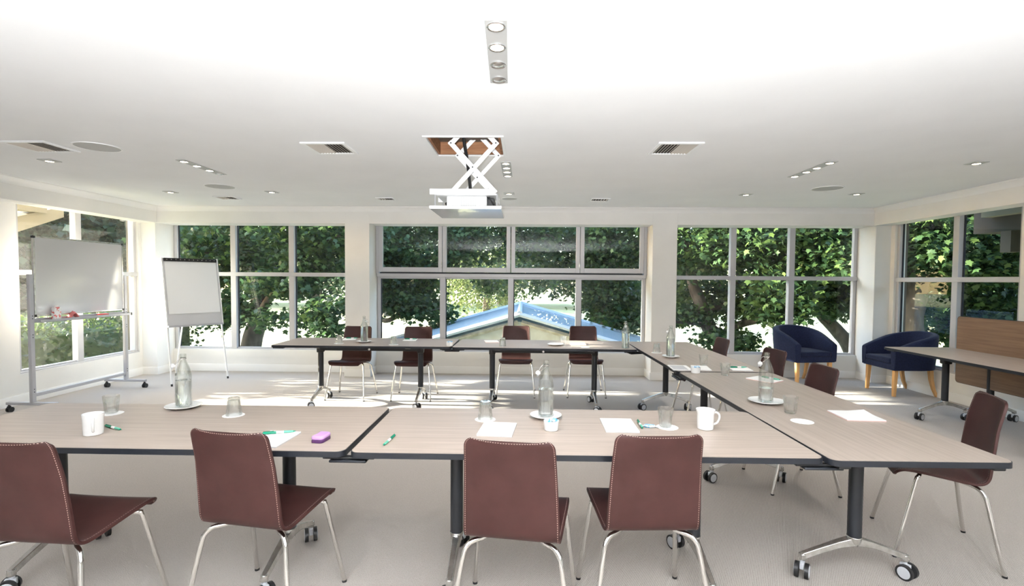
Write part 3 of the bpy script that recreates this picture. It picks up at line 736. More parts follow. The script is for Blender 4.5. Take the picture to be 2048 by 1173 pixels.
# ------------------------------------------------------------------ ceiling fixtures
Z = H
def strip_lamp(lab, x, ys, lit, rz=0.0, wide=.092):
    cy = (ys[0]+ys[-1])/2; L_ = abs(ys[-1]-ys[0])+.10 if len(ys) > 1 else .115
    r = thing('downlight', lab, 'ceiling light', (x, cy, Z), rz, 'recessed ceiling downlights')
    MB().box((0, 0, -.003), (wide, L_, .006)).build('plate', 'lampplate', r, smooth=False, bevel=.0015, seg=1)
    for y, on in zip(ys, lit):
        b = MB().lathe([(.030, -.0062), (.039, -.0062), (.040, -.010), (.036, -.0125), (.030, -.010)], 20, (0, y-cy, 0), closed=True).build('ring', 'reflector', r)
        MB().lathe([(.0, -.0061), (.0305, -.0061), (.028, -.010), (.015, -.0135), (.001, -.0145)], 16, (0, y-cy, 0)).build('bulb', 'bulb' if on else 'reflector', r)
        if on:
            l = bpy.data.lights.new('downlight_beam', 'SPOT'); lo = bpy.data.objects.new('downlight_beam', l); COL.objects.link(lo)
            l.energy = 17.0; l.spot_size = R(120); l.spot_blend = .8; l.color = (1, .93, .84); l.shadow_soft_size = .05
            lo.location = (x, y, Z-.03)
strip_lamp('four-lamp downlight strip overhead, nearest the camera, two lamps off', -.132, [2.117, 2.303, 2.486, 2.668], [1, 1, 0, 0], R(1.6))
strip_lamp('four-lamp downlight strip just right of the projector lift', -.172, [4.562, 4.743, 4.916, 5.102], [1, 1, 1, 1])
strip_lamp('four-lamp downlight strip on the left side, one lamp off', -3.077, [4.503, 4.681, 4.873, 5.033], [1, 1, 1, 0])
strip_lamp('four-lamp downlight strip on the right side of the ceiling', 2.683, [4.525, 4.721, 4.891, 5.097], [1, 1, 1, 1])
for x, y, lab in ((-4.309, 4.492, 'single square downlight near the left wall, by the big vent'), (-4.352, 6.113, 'single square downlight near the far left corner'),
                  (-3.080, 6.092, 'single square downlight in front of the left rear window'), (2.672, 6.171, 'single square downlight in front of the right rear window'),
                  (3.950, 6.114, 'single square downlight near the far right corner'), (3.957, 4.536, 'single square downlight near the right wall'),
                  (-.190, 6.150, 'single square downlight in the far row behind the projector')):
    strip_lamp(lab, x, [y], [1], 0, .13)
def speaker(x, y, r_, lab):
    r = thing('ceiling_speaker', lab, 'speaker', (x, y, Z), 0, 'round ceiling speakers')
    MB().lathe([(.0, 0), (r_*.93, 0), (r_*.93, -.004), (.0, -.006)], 32).build('grille', 'greyspeaker', r)
    MB().lathe([(r_*.92, 0), (r_, 0), (r_*.99, -.006), (r_*.93, -.006)], 32, closed=True).build('rim', 'whitemetal', r)
speaker(-3.464, 4.029, .165, 'round ceiling speaker beside the large left vent')
speaker(-3.507, 5.740, .165, 'round ceiling speaker near the far left small vent')
speaker(3.401, 5.765, .165, 'round ceiling speaker on the right side of the ceiling')
speaker(-.195, 6.54, .105, 'round ceiling speaker behind the projector')
def vent(x0, x1, y0, y1, n, lab, flip_=False):
    cx, cy, w, d = (x0+x1)/2, (y0+y1)/2, x1-x0, y1-y0
    r = thing('ceiling_vent', lab, 'air vent', (cx, cy, Z), 0, 'ceiling air vents'); b = .032 if w > .28 else .018
    f = MB(); f.bx(-w/2, w/2, -d/2, -d/2+b, -.012, 0); f.bx(-w/2, w/2, d/2-b, d/2, -.012, 0); f.bx(-w/2, -w/2+b, -d/2+b, d/2-b, -.012, 0); f.bx(w/2-b, w/2, -d/2+b, d/2-b, -.012, 0)
    f.build('frame', 'whitemetal', r, smooth=False, bevel=.003, seg=1)
    MB().bx(-w/2+b, w/2-b, -d/2+b, d/2-b, -.0015, -.0002).build('backing', 'dark', r, smooth=False)
    for k in range(n):
        x = -w/2+b+(w-2*b)*(k+.5)/n; s = 1 if (k >= n/2) ^ flip_ else -1
        MB().box((x, 0, -.007), (.016 if w > .28 else .012, d-2*b, .0012), ry=R(28)*s).build('slat', 'slat', r, smooth=False)
vent(-4.10, -3.73, 3.84, 4.175, 12, 'large square air vent near the left wall')
vent(-1.745, -1.395, 3.878, 4.23, 12, 'large square air vent left of the projector hatch')
vent(1.015, 1.362, 3.874, 4.235, 12, 'large square air vent right of the projector hatch')
vent(-4.02, -3.755, 6.40, 6.635, 6, 'small air vent near the far left corner')
vent(-1.93, -1.70, 6.475, 6.675, 6, 'small air vent before the middle rear window, left of projector')
vent(.855, 1.10, 6.48, 6.70, 6, 'small air vent before the middle rear window, right of projector')

# ------------------------------------------------------------------ things on the tables
T0 = TH+.0004
def bottle(x, y, lab, level, stopper=None, rz=0.0, z=T0):
    r = thing('water_bottle', lab, 'bottle', (x, y, z), rz, 'swing-top water bottles')
    out = [(.001, .0), (.036, .0), (.0405, .004), (.0415, .012), (.0415, .165), (.040, .185), (.034, .208), (.025, .232), (.0175, .250), (.0145, .262), (.0145, .276), (.0165, .279), (.0165, .292), (.0145, .296)]
    inn = [(.0105, .296), (.0105, .262), (.0135, .250), (.021, .231), (.030, .207), (.0360, .184), (.0378, .165), (.0378, .016), (.034, .008), (.001, .007)]
    vs = MB(); vs.lathe(out+inn, 32, closed=False); vs.build('glass_body', 'bottle', r, ang=30)
    zz = level
    def rad(h):
        P_ = inn[::-1]
        for (r0, h0), (r1, h1) in zip(P_, P_[1:]):
            if h0 <= h <= h1: return r0+(r1-r0)*(h-h0)/max(h1-h0, 1e-6)
        return .03
    pr = [(.001, .0075), (.0335, .0085), (.0374, .0165), (.0374, min(zz, .165))]
    if zz > .165: pr += [(rad(zz)-.0005, zz)]
    pr += [(.001, zz)]
    MB().lathe(pr, 32).build('water', 'water', r, ang=30)
    w_ = MB()
    for s in (-1, 1):
        w_.tube([tuple(p) for p in catmull([(s*.0165, 0, .272), (s*.021, -.008, .268), (s*.020, -.022, .258), (s*.008, -.040, .240)], 3)], .0011, 6)
    w_.lathe([(.0148, .268), (.0165, .268), (.0165, .274), (.0148, .274)], 20, closed=True)
    w_.build('wire_bail', 'chrome', r)
    s_ = MB(); m_ = Matrix.Translation((0, -.046, .232)) @ Matrix.Rotation(R(70), 4, 'X')
    s_.lathe([(.001, -.012), (.007, -.010), (.012, -.002), (.0125, .006), (.009, .011), (.001, .012)], 16); s_.xform(m_); s_.build('stopper', 'white', r)
    rg = MB().lathe([(.0085, -.002), (.0115, -.002), (.0115, .002), (.0085, .002)], 16, closed=True); rg.xform(Matrix.Translation((0, -.049, .226)) @ Matrix.Rotation(R(70), 4, 'X')); rg.build('seal_ring', 'greyhub', r)
    return r
def saucer(x, y, lab, rad=.088, z=T0):
    r = tag(MB().lathe([(.001, 0), (rad*.5, 0), (rad*.55, .003), (rad*.92, .013), (rad, .017), (rad*.985, .0185), (rad*.9, .0165), (rad*.52, .0065), (.001, .006)], 40).build('saucer', 'white'), lab, 'saucer', 'white saucers on the tables')
    r.location = (x, y, z); return r
def tumbler_mesh():
    o = [(.001, 0), (.026, 0), (.0295, .004), (.0305, .012), (.0315, .020), (.033, .040), (.0348, .058), (.0362, .066), (.0385, .090), (.0385, .093), (.037, .0935)]
    i = [(.0358, .091), (.032, .060), (.0280, .022), (.0255, .014), (.001, .012)]
    n = 80; vs = []; P_ = o+i
    for k_, (rr, z) in enumerate(P_):
        for k in range(n):
            q = 2*PI*k/n; fl_ = 1.0
            if k_ < len(o) and .015 < z < .062: fl_ = 1-.10*abs(math.sin(q*5))**.5
            vs.append((rr*fl_*math.cos(q), rr*fl_*math.sin(q), z))
    fs = []
    for a in range(len(P_)-1):
        for k in range(n): fs.append((a*n+k, a*n+(k+1)%n, (a+1)*n+(k+1)%n, (a+1)*n+k))
    fs += [tuple(range(n-1, -1, -1)), tuple(range((len(P_)-1)*n, len(P_)*n))]
    return MB().add(vs, fs).mesh('tumbler', 'tumbler', True, 30)
TUM = tumbler_mesh()
def tumbler(x, y, lab, up=True, z=T0, rz=0.0):
    o = bpy.data.objects.new('tumbler', TUM); COL.objects.link(o); tag(o, lab, 'glass', 'fluted glass tumblers')
    if up: o.location = (x, y, z); o.rotation_euler = (0, 0, rz)
    else: o.location = (x, y, z+.0935); o.rotation_euler = (PI, 0, rz)
    return o
def doily(x, y, lab, rad=.052, z=T0):
    n = 72; p = []
    for k in range(n):
        q = 2*PI*k/n; rr = rad*(1+.035*abs(math.sin(q*9))); p.append((rr*math.cos(q), rr*math.sin(q)))
    o = tag(MB().prism(p, 0, .0012).build('paper_coaster', 'paper', smooth=False), lab, 'coaster', 'white paper coasters'); o.location = (x, y, z); return o
CZ = T0+.0014
def notepad(x, y, rz, lab, w=.15, d=.21, under=None, curl=0.0, z=T0):
    r = thing('notepad', lab, 'notepad', (x, y, z), rz, 'notepads on the tables')
    MB().box((0, 0, .0015), (w, d, .003)).build('backing_card', under or 'paper_grey', r, smooth=False)
    n = 8; G = []
    for i in range(n+1):
        row = []
        for j in range(n+1):
            a = -.5+i/n; b = -.5+j/n; cz = curl*max(0, (a+b-.55))*.12
            row.append((a*w*.995, b*d*.995, .0055+cz))
        G.append(row)
    sh, _ = shell(G, .0046); sh.build('sheets', 'paper', r, smooth=False)
    return r
PZ = T0+.0080
def pen(x0, y0, x1, y1, lab, z=T0, grip='green_pale'):
    a = math.atan2(y1-y0, x1-x0); r = thing('ballpoint_pen', lab, 'pen', ((x0+x1)/2, (y0+y1)/2, z+.0062), a, 'green pens on the tables')
    MB().tube([(-.070, 0, 0), (-.062, 0, 0), (-.012, 0, 0)], [.0045, .0058, .0060], 12).build('barrel', 'green_pen', r)
    MB().tube([(-.012, 0, 0), (.020, 0, 0)], .0056, 12).build('band', 'paper', r)
    MB().tube([(.020, 0, 0), (.048, 0, 0), (.060, 0, 0)], [.0060, .0056, .0040], 12).build('grip', grip, r)
    MB().tube([(.060, 0, 0), (.072, 0, 0)], [.0036, .001], 10).build('tip', 'green_pen', r)
    MB().box((-.045, 0, .0068), (.045, .0035, .0016)).build('clip', 'green_pen', r)
    return r
def bowl(x, y, lab, z=T0, sweets='mint_blue'):
    r = thing('sweet_bowl', lab, 'bowl', (x, y, z), 0, 'white bowls of blue wrapped sweets')
    MB().lathe([(.001, 0), (.030, 0), (.034, .004), (.0375, .045), (.0375, .047), (.0355, .047), (.032, .008), (.001, .006)], 32).build('dish', 'white', r)
    for k in range(9):
        q = k*2.4; rr = .010*math.sqrt(k)*.85
        s_ = MB().tube([(-.013, 0, 0), (-.008, 0, 0), (0, 0, 0), (.008, 0, 0), (.013, 0, 0)], [.007, .003, .0075, .003, .007], 8)
        s_.xform(Matrix.Translation((rr*math.cos(q), rr*math.sin(q), .046-.15*rr+.003*(k % 3))) @ Matrix.Rotation(q*1.3, 4, 'Z') @ Matrix.Rotation(.3*math.sin(k), 4, 'Y')); s_.build('sweet', sweets, r)
    return r
def mug(x, y, lab, rz, flare=.0):
    r = thing('mug', lab, 'mug', (x, y, T0), rz, None)
    MB().lathe([(.001, 0), (.034, 0), (.0375, .003), (.0385, .02), (.040, .075), (.0425+flare, .094), (.0425+flare, .097), (.0405+flare, .097), (.037, .074), (.0355, .008), (.001, .006)], 36).build('cup', 'white', r)
    h = catmull([(.036, 0, .078), (.052, 0, .082), (.066, 0, .070), (.066, 0, .050), (.056, 0, .030), (.037, 0, .022)], 4)
    MB().tube([tuple(p) for p in h], .0052, 10).build('handle', 'white', r)
    return r
SZ = T0+.0063
# front row, left table
mug(-1.975, 2.24, 'white mug standing beside a green pen on the left front table', R(-50))
doily(-2.182, 2.590, 'paper coaster under the upright glass behind the left mug'); tumbler(-2.190, 2.598, 'upright glass behind the white mug on the left front table', z=CZ)
pen(-2.029, 2.362, -1.878, 2.29, 'green pen lying beside the white mug')
saucer(-1.884, 2.722, 'saucer under the bottle on the left front table', .092); bottle(-1.884, 2.722, 'half full water bottle on the left front table', .150, rz=R(-50), z=SZ)
doily(-1.524, 2.586, 'paper coaster under the upturned glass on the left front table'); tumbler(-1.524, 2.590, 'upturned glass between bottle and brown chair on the left front table', False, CZ)
notepad(-1.118, 2.20, R(-4), 'notepad half hidden by a chair back, with green pen on it'); pen(-1.185, 2.245, -1.06, 2.285, 'green pen lying on the half hidden notepad', PZ)
r = thing('desk_eraser', 'small purple board eraser lying near the front table seam', 'eraser', (-.902, 2.200, T0), R(-8))
ep = []
for k in range(24):
    q = 2*PI*k/24; X_ = .031*math.copysign(abs(math.cos(q))**.45, math.cos(q)); Y_ = .042*math.copysign(abs(math.sin(q))**.45, math.sin(q))
    X_ += .008*(1-(Y_/.042)**2) if X_ < 0 else 0; ep.append((X_, Y_))
MB().prism(ep, .0, .012).build('felt', 'plum', r, bevel=.002); MB().prism([(a*.985, b*.985) for a, b in ep], .012, .030).build('shell', 'lilac', r, bevel=.007, seg=3)
# front row, middle table
pen(-.588, 2.272, -.602, 2.128, 'green pen lying alone near the front table seam')
doily(-.195, 2.572, 'paper coaster under the upturned glass on the middle front table'); tumbler(-.195, 2.575, 'upturned glass above the blank notepad on the middle front table', False, CZ)
notepad(-.122, 2.394, R(-5.5), 'blank notepad between upturned glass and chair', .165, .212)
saucer(.120, 2.624, 'saucer under the bottle on the middle front table', .084); bottle(.120, 2.630, 'water bottle with hanging stopper behind the front sweet bowl', .145, rz=R(-65), z=SZ)
bowl(.137, 2.405, 'white bowl of blue sweets before the front middle bottle')
notepad(.478, 2.488, R(-1), 'blank notepad beside the blue sweet wrapper', .16, .222)
pen(.590, 2.578, .583, 2.428, 'green pen between notepad and blue sweet wrapper')
r = thing('sweet_packet', 'flat pale blue wrapped sweet beside the upright glass', 'sweet', (.626, 2.474, T0), R(-12))
MB().lathe([(.001, 0), (.026, .002), (.030, .007), (.026, .012), (.001, .014)], 20).xform(Matrix.Scale(.62, 4, (0, 1, 0))).build('wrapper', 'mint_blue', r)
for s in (-1, 1): MB().prism([(s*.028, -.006), (s*.044, -.013), (s*.044, .013), (s*.028, .006)], .004, .0065).build('twist', 'mint_blue', r, smooth=False)
doily(.714, 2.478, 'paper coaster under the upright glass left of the jug'); tumbler(.707, 2.486, 'upright glass standing left of the white jug', z=CZ)
mug(.895, 2.462, 'white jug shaped mug with handle at right on the middle front table', R(0), .003)
# right arm, near table
saucer(1.449, 3.010, 'saucer under the bottle on the near right table', .098); bottle(1.449, 3.012, 'third full water bottle with dangling stopper on the near right table', .085, rz=R(-70), z=SZ)
tumbler(1.475, 2.783, 'upright glass beside an empty paper coaster'); doily(1.448, 2.615, 'empty paper coaster on the near right table', .053)
doily(1.560, 3.100, 'paper coaster half behind the bottle on the near right table', .034)
notepad(1.795, 2.728, R(-3), 'notepad with a lifted corner on the near right table', .195, .19, curl=.16, under='pink')
notepad(1.775, 3.715, R(33), 'notepad with pink backing and green pen, behind the near right bottle', .15, .20, 'pink'); pen(1.79, 3.77, 1.86, 3.67, 'green pen on the pink backed notepad', PZ)
# right arm, far table
tumbler(1.557, 3.892, 'upright glass nearest the joint of the right arm tables')
notepad(1.785, 4.165, R(-6), 'notepad with long green pen beside the joint of the right arm tables', .16, .175); pen(1.725, 4.185, 1.85, 4.195, 'green pen on the notepad by the right arm joint', PZ)
r = notepad(1.300, 4.180, R(-4), 'open notepad spread at the joint of the right arm tables', .155, .23); notepad(1.475, 4.185, R(-9), 'second white notepad lying right of the open one', .13, .215)
MB().box((-.012, -.01, .0086), (.115, .18, .0008)).build('printed_sheet', 'paper_grey', r, smooth=False)
bowl(1.360, 3.975, 'white bowl of blue sweets at the right arm joint')
tumbler(1.552, 4.345, 'upright glass behind the open notepad on the right arm')
saucer(1.396, 4.772, 'saucer under the bottle at the far end of the right arm', .082); bottle(1.396, 4.780, 'water bottle at the far end of the right arm', .170, rz=R(200), z=SZ)
doily(1.346, 5.08, 'paper coaster under the upturned glass at the far end of the right arm'); tumbler(1.346, 5.085, 'upturned glass at the far end of the right arm', False, CZ)
# far row
doily(-2.068, 5.562, 'paper coaster under the upturned glass at the far row, left end'); tumbler(-2.068, 5.566, 'upturned glass at the left end of the far row', False, CZ)
notepad(-2.075, 5.935, R(12), 'notepad with pen left of the bottle on the far row', .15, .2); pen(-2.12, 5.955, -2.0, 5.985, 'green pen on the notepad left of the far row bottle', PZ)
saucer(-1.820, 5.670, 'saucer under the bottle on the far row left table', .086); bottle(-1.820, 5.676, 'full water bottle before a chair on the far row left table', .178, rz=R(150), z=SZ)
doily(-1.434, 5.490, 'paper coaster under the upturned glass right of the far row bottle'); tumbler(-1.434, 5.494, 'upturned glass right of the bottle on the far row left table', False, CZ)
notepad(-1.345, 5.915, R(4), 'notepad with pen before the second far row chair', .15, .2); pen(-1.40, 5.93, -1.29, 5.95, 'green pen on the notepad before the second far row chair', PZ)
bowl(-.805, 5.425, 'white sweet bowl at the joint of the far tables')
notepad(-.375, 5.845, R(10), 'notepad left of the glass on the far row right table', .16, .2, 'pink')
tumbler(-.230, 5.470, 'upturned glass near the left leg of the far row right table', False)
saucer(.355, 5.585, 'empty white saucer on the far row right table', .09); tumbler(.452, 5.69, 'upright glass just behind the empty saucer')
notepad(.620, 5.690, R(-2), 'notepad with pink cover right of the empty saucer', .165, .20, 'pink')
doily(.668, 5.435, 'empty paper coaster on the far row right table', .046)
bottle(1.090, 5.370, 'water bottle without saucer at the right end of the far row', .165, rz=R(170))

# ------------------------------------------------------------------ outdoors
GZ = -2.0
g = MB(); g.bx(-120, 120, YB+.3, 160, GZ-.2, GZ); g.bx(-120, XL-.3, -40, YB+.3, GZ-.2, GZ); g.bx(XR+.3, 120, -40, YB+.3, GZ-.2, GZ)
lawn = struct(g.build('lawn', 'lawn', smooth=False))
# storey below the room, so that it stands on something
bs = MB(); bs.bx(XL-.14, XR+.14, YR-.14, YB+.14, GZ, -.121); struct(bs.build('wall_lower', 'render', smooth=False))

rf = MB(); rf.bx(XL-.14, XR+.95, YR-.14, 8.25, 2.605, 5.2)      # unseen overhanging upper storey, added to block low sun on the right side
struct(rf.build('roof', 'eave_brown', smooth=False))
LEAF = [(0, -.46, 0), (.13, -.33, .02), (.39, -.37, -.04), (.33, -.145, .02), (.56, .09, -.06), (.30, .15, .02), (.20, .26, .02), (0, .57, -.06), (-.20, .26, .02), (-.30, .15, .02), (-.56, .09, -.06), (-.33, -.145, .02), (-.39, -.37, -.04), (-.13, -.33, .02)]
LEAF = np.array(LEAF); CEN = np.array([[0, -.08, .03]])
LV = np.vstack([LEAF, CEN]); LF = np.array([(i, (i+1) % 14, 14) for i in range(14)])
# lighter leaf for the far masses: a bent quad
QV = np.array([(-.5, -.1, 0), (0, -.5, .03), (.5, -.05, 0), (.05, .5, -.05)]); QF = np.array([(0, 1, 2), (0, 2, 3)])
def rotmats(n, tilt=1.0):
    yaw = rng.uniform(0, 2*PI, n); pit = rng.normal(0, .55*tilt, n)-.5; rol = rng.normal(0, .5*tilt, n)
    cy, sy, cp, sp, cr, sr = np.cos(yaw), np.sin(yaw), np.cos(pit), np.sin(pit), np.cos(rol), np.sin(rol)
    Z1 = np.zeros(n); O = np.ones(n)
    Rz = np.stack([np.stack([cy, -sy, Z1], 1), np.stack([sy, cy, Z1], 1), np.stack([Z1, Z1, O], 1)], 1)
    Rx = np.stack([np.stack([O, Z1, Z1], 1), np.stack([Z1, cp, -sp], 1), np.stack([Z1, sp, cp], 1)], 1)
    Ry = np.stack([np.stack([cr, Z1, sr], 1), np.stack([Z1, O, Z1], 1), np.stack([-sr, Z1, cr], 1)], 1)
    return Rz @ Rx @ Ry
def leaf_mesh(name, pos, size, m, V=LV, F=LF, tilt=1.0):
    n = len(pos); rot = rotmats(n, tilt); sz = rng.uniform(.7, 1.15, n)*size
    vs = (np.einsum('nij,kj->nki', rot, V)*sz[:, None, None] + pos[:, None, :]).reshape(-1, 3)
    fs = (F[None]+(np.arange(n)*len(V))[:, None, None]).reshape(-1, 3)
    me = bpy.data.meshes.new(name); me.vertices.add(len(vs)); me.vertices.foreach_set('co', vs.astype(np.float32).ravel())
    me.loops.add(fs.size); me.loops.foreach_set('vertex_index', fs.astype(np.int32).ravel())
    me.polygons.add(len(fs)); me.polygons.foreach_set('loop_start', np.arange(0, fs.size, 3, dtype=np.int32))
    me.polygons.foreach_set('loop_total', np.full(len(fs), 3, dtype=np.int32))
    me.materials.append(M[m]); me.update(calc_edges=True); me.validate(); return me
ONE = MB().add([tuple(p) for p in LV], [tuple(f) for f in LF]).mesh('leaf', 'leaf', False)
def put(me, name, parent): o = bpy.data.objects.new(name, me); COL.objects.link(o); o.parent = parent; return o
def tree(lab, base, limbs, blobs, nleaf, size, singles=0, group='maple trees beyond the windows', m='leaf', drop=0.0):
    """limbs: list of (points, r0, r1); blobs: (centre, radii, share); everything in world metres, the root sits at the foot"""
    root = thing('maple_tree', lab, 'tree', (base[0], base[1], GZ), 0, group); o0 = Vector((base[0], base[1], GZ))
    for i, (pts, r0, r1) in enumerate(limbs):
        p = catmull(pts, 5); k = len(p); p = [Vector(q)-o0 for q in p]
        MB().tube(p, [r0+(r1-r0)*j/(k-1) for j in range(k)], 10).build('trunk' if i == 0 else 'branch', 'bark', root)
    tot = sum(b[2] for b in blobs); nleaf = int(nleaf*1.3); size *= .86; P = []
    for c_, rad, sh in blobs:
        n = int(nleaf*sh/tot); ncl = max(3, n//26)
        d = rng.normal(size=(ncl, 3)); d /= np.linalg.norm(d, axis=1, keepdims=True); q = rng.uniform(.35, 1, (ncl, 1))**.5
        cl = np.array(c_) + d*q*np.array(rad)
        idx = rng.integers(0, ncl, n)
        off = rng.normal(size=(n, 3))*np.array([.22, .22, .12])
        P.append(cl[idx]+off)
    P = np.vstack(P); P = P[P[:, 2] > GZ+.15]
    P = P[~((np.abs(P[:, 0]) < 6.3) & (P[:, 1] < YB+.5))]
    P -= np.array(o0)
    # the leaves that hang lowest and nearest are separate pieces
    if singles:
        key = P[:, 1]*.5 + P[:, 2]; order = np.argsort(key); sel = order[:singles]; rest = order[singles:]
        rm = rotmats(len(sel))
        for i, j in enumerate(sel):
            o = put(ONE, 'leaf', root); o.matrix_local = Matrix.Translation(Vector(P[j])) @ Matrix(rm[i].tolist()).to_4x4() @ Matrix.Scale(size*random.uniform(.85, 1.2), 4)
        P = P[rest]
    put(leaf_mesh('foliage', P, size, m), 'foliage', root)['kind'] = 'stuff'
    return root
V_ = lambda px, py, Y: (Y*((px-1024)/1004-.0236), Y, 1.4427-(py-561.5-(px-1024)*.007)/1004*Y)   # a spot seen through the windows, at depth Y
tree('maple with a dark leaning trunk outside the left rear window', (-7.7, 13.6),
     [([(-7.7, 13.6, GZ), V_(495, 690, 13.6), V_(512, 630, 13.7), V_(505, 560, 13.9), V_(480, 470, 14.2), V_(470, 380, 14.5)], .30, .12),
      ([V_(512, 630, 13.7), V_(560, 560, 13.3), V_(620, 500, 13.0), V_(680, 470, 12.6)], .12, .03), ([V_(505, 560, 13.9), V_(440, 520, 13.4), V_(380, 500, 12.8)], .10, .03)],
     [((-7.0, 13.4, 2.6), (2.6, 1.6, 1.5), 5), ((-8.3, 13.0, 1.9), (1.4, 1.2, .75), 2.2), ((-4.9, 12.4, 2.65), (1.6, 1.0, 1.15), 3.2), ((-6.5, 13.0, 1.4), (.9, .8, .4), 1.0), (V_(455, 625, 12.5), (.5, .5, .4), .9), (V_(565, 570, 12.0), (.9, .6, .25), .9), (V_(620, 640, 11.2), (.25, .2, .3), .25), (V_(650, 625, 11.0), (.3, .25, .25), .25), (V_(660, 662, 10.8), (.25, .2, .10), .16), (V_(545, 640, 11.4), (.3, .25, .12), .18), ((-7, 14.4, 4.6), (3, 1.4, 1.2), 3)],
     15000, .17, 260)
tree('maple with low leafy bough outside the middle rear window, left part', (-6.2, 18.0),
     [([(-6.2, 18.0, GZ), (-6.1, 18.0, .5), (-5.8, 18, 2.2), (-5.5, 18, 4.5)], .34, .16), ([(-6.0, 18.0, 1.0), V_(760, 640, 15.5), V_(800, 632, 15.0), V_(850, 625, 14.6), V_(885, 618, 14.3)], .10, .02), ([(-5.8, 18, 2.4), V_(840, 520, 16.2), V_(930, 480, 15.8)], .10, .02)],
     [(V_(820, 615, 14.8), (1.0, .5, .28), 1.5), (V_(800, 560, 15.6), (1.3, .8, .75), 2.6), (V_(850, 480, 15.6), (2.0, 1.2, 1.2), 4.0), (V_(960, 470, 16), (1.6, 1.0, 1.1), 2.6), (V_(880, 640, 14.2), (.18, .15, .3), .2), ((-4.6, 17.5, 4.8), (3.0, 2.2, 1.5), 3), (V_(760, 500, 16), (1.4, .9, 1.4), 2.4)],
     13000, .17, 200)
tree('broad maple with thick upright trunk behind the skylight right slope', (2.75, 17.5),
     [([(2.75, 17.5, GZ), V_(1200, 640, 17.5), V_(1205, 560, 17.5), V_(1215, 470, 17.6), V_(1230, 350, 17.8)], .42, .24), ([V_(1205, 570, 17.5), V_(1250, 520, 17.0), V_(1290, 470, 16.5)], .16, .04), ([V_(1205, 540, 17.5), V_(1150, 500, 17.2), V_(1090, 470, 16.6)], .14, .04)],
     [(V_(1230, 600, 16.2), (1.0, .8, .75), 2.6), (V_(1180, 520, 16.4), (1.5, .9, 1.1), 2.6), (V_(1240, 480, 15.4), (1.5, .9, 1.0), 3.6), (V_(1100, 480, 16.4), (1.7, .9, .9), 2.2), (V_(1240, 645, 15.6), (.7, .5, .35), .9), (V_(1280, 600, 17.5), (.7, .5, .8), 1.0), (V_(1030, 560, 18.5), (1.6, .8, .7), 1.4), ((2.4, 17.2, 5.0), (3.2, 2.2, 1.6), 3)],
     14000, .17, 120)
tree('forked maple with a low horizontal limb outside the right rear window', (5.6, 13.4),
     [([(5.6, 13.4, GZ), V_(1440, 690, 13.4), V_(1415, 655, 13.4), V_(1395, 600, 13.3), V_(1380, 560, 13.2), V_(1370, 480, 13.0)], .24, .10), ([V_(1432, 678, 13.4), V_(1475, 650, 13.2), V_(1520, 638, 13.0), V_(1560, 615, 12.8), V_(1585, 585, 12.6)], .13, .03),
      ([V_(1418, 660, 13.4), V_(1390, 648, 13.2), V_(1355, 645, 13.0), V_(1320, 640, 12.8)], .07, .02), ([V_(1405, 625, 13.3), V_(1450, 605, 13.4), V_(1470, 560, 13.4), V_(1480, 470, 13.4)], .10, .04), ([V_(1470, 600, 13.3), V_(1440, 580, 13.5), V_(1430, 555, 13.6)], .05, .03)],
     [(V_(1410, 480, 12.6), (1.3, .9, 1.0), 3.2), (V_(1530, 480, 12.0), (1.2, .8, .9), 3.0), (V_(1560, 590, 11.6), (.55, .45, .75), 1.7), (V_(1480, 600, 13.6), (1.0, .6, .6), 1.4), (V_(1385, 628, 13.4), (.75, .4, .22), .8), (V_(1450, 690, 12.6), (.6, .4, .35), .7), (V_(1640, 480, 11.4), (1.0, .6, .75), 2.6), (V_(1690, 520, 11.0), (.35, .3, .45), .7), ((5.6, 12.8, 4.4), (3.0, 2.0, 1.4), 3), (V_(1370, 560, 14), (.6, .5, .6), .9)],
     15000, .17, 280)
tree('slanting maple at the right end of the right rear window', (9.6, 14.0),
     [([(9.6, 14.0, GZ), V_(1695, 700, 13.9), V_(1670, 665, 13.8), V_(1640, 630, 13.7), V_(1628, 580, 13.6), V_(1625, 480, 13.6)], .22, .10), ([V_(1668, 662, 13.8), V_(1640, 645, 13.6), V_(1620, 620, 13.4), V_(1600, 590, 13.2)], .07, .03)],
     [(V_(1640, 560, 13.8), (1.1, .8, .8), 2.6), (V_(1660, 600, 13.4), (.7, .5, .45), 1.2), (V_(1700, 460, 13.6), (1.8, 1.0, 1.1), 2.4), ((9.4, 13.6, 4.6), (2.8, 2.0, 1.5), 2.5)],
     9000, .17, 60)
tree('maple with pale straight trunk outside the right side window', (9.3, 11.3),
     [([(9.3, 11.3, GZ), V_(1812, 670, 11.3), V_(1815, 600, 11.3), V_(1822, 520, 11.4), V_(1830, 420, 11.5)], .26, .2), ([V_(1822, 540, 11.4), V_(1800, 500, 11), V_(1795, 450, 10.6)], .08, .03)],
     [(V_(1830, 480, 11.2), (.9, .8, 1.0), 3), (V_(1805, 600, 11.8), (.4, .4, .5), .6), (V_(1900, 480, 11.6), (1.4, .9, 1.2), 3), ((10.2, 11.6, 4.4), (2.4, 2.0, 1.4), 2), (V_(1880, 640, 13), (1.4, .8, .6), 1.6)],
     9000, .17, 80)
tree('leafy maple filling the right half of the right side window', (13.0, 12.6),
     [([(13.0, 12.6, GZ), V_(1880, 650, 13.0), V_(1905, 600, 12.8), V_(1930, 540, 12.6), (12.6, 12.4, 4.0)], .24, .14), ([V_(1930, 540, 12.6), V_(1980, 500, 12), V_(2020, 480, 11.5)], .10, .03)],
     [(V_(1960, 480, 11.6), (1.6, 1.0, 1.2), 4), (V_(1980, 580, 12.5), (1.5, 1.0, .9), 3), (V_(2000, 640, 13.0), (1.8, 1.0, .8), 2), ((12.6, 12.4, 4.6), (2.4, 2.0, 1.3), 2)],
     9000, .17, 40)
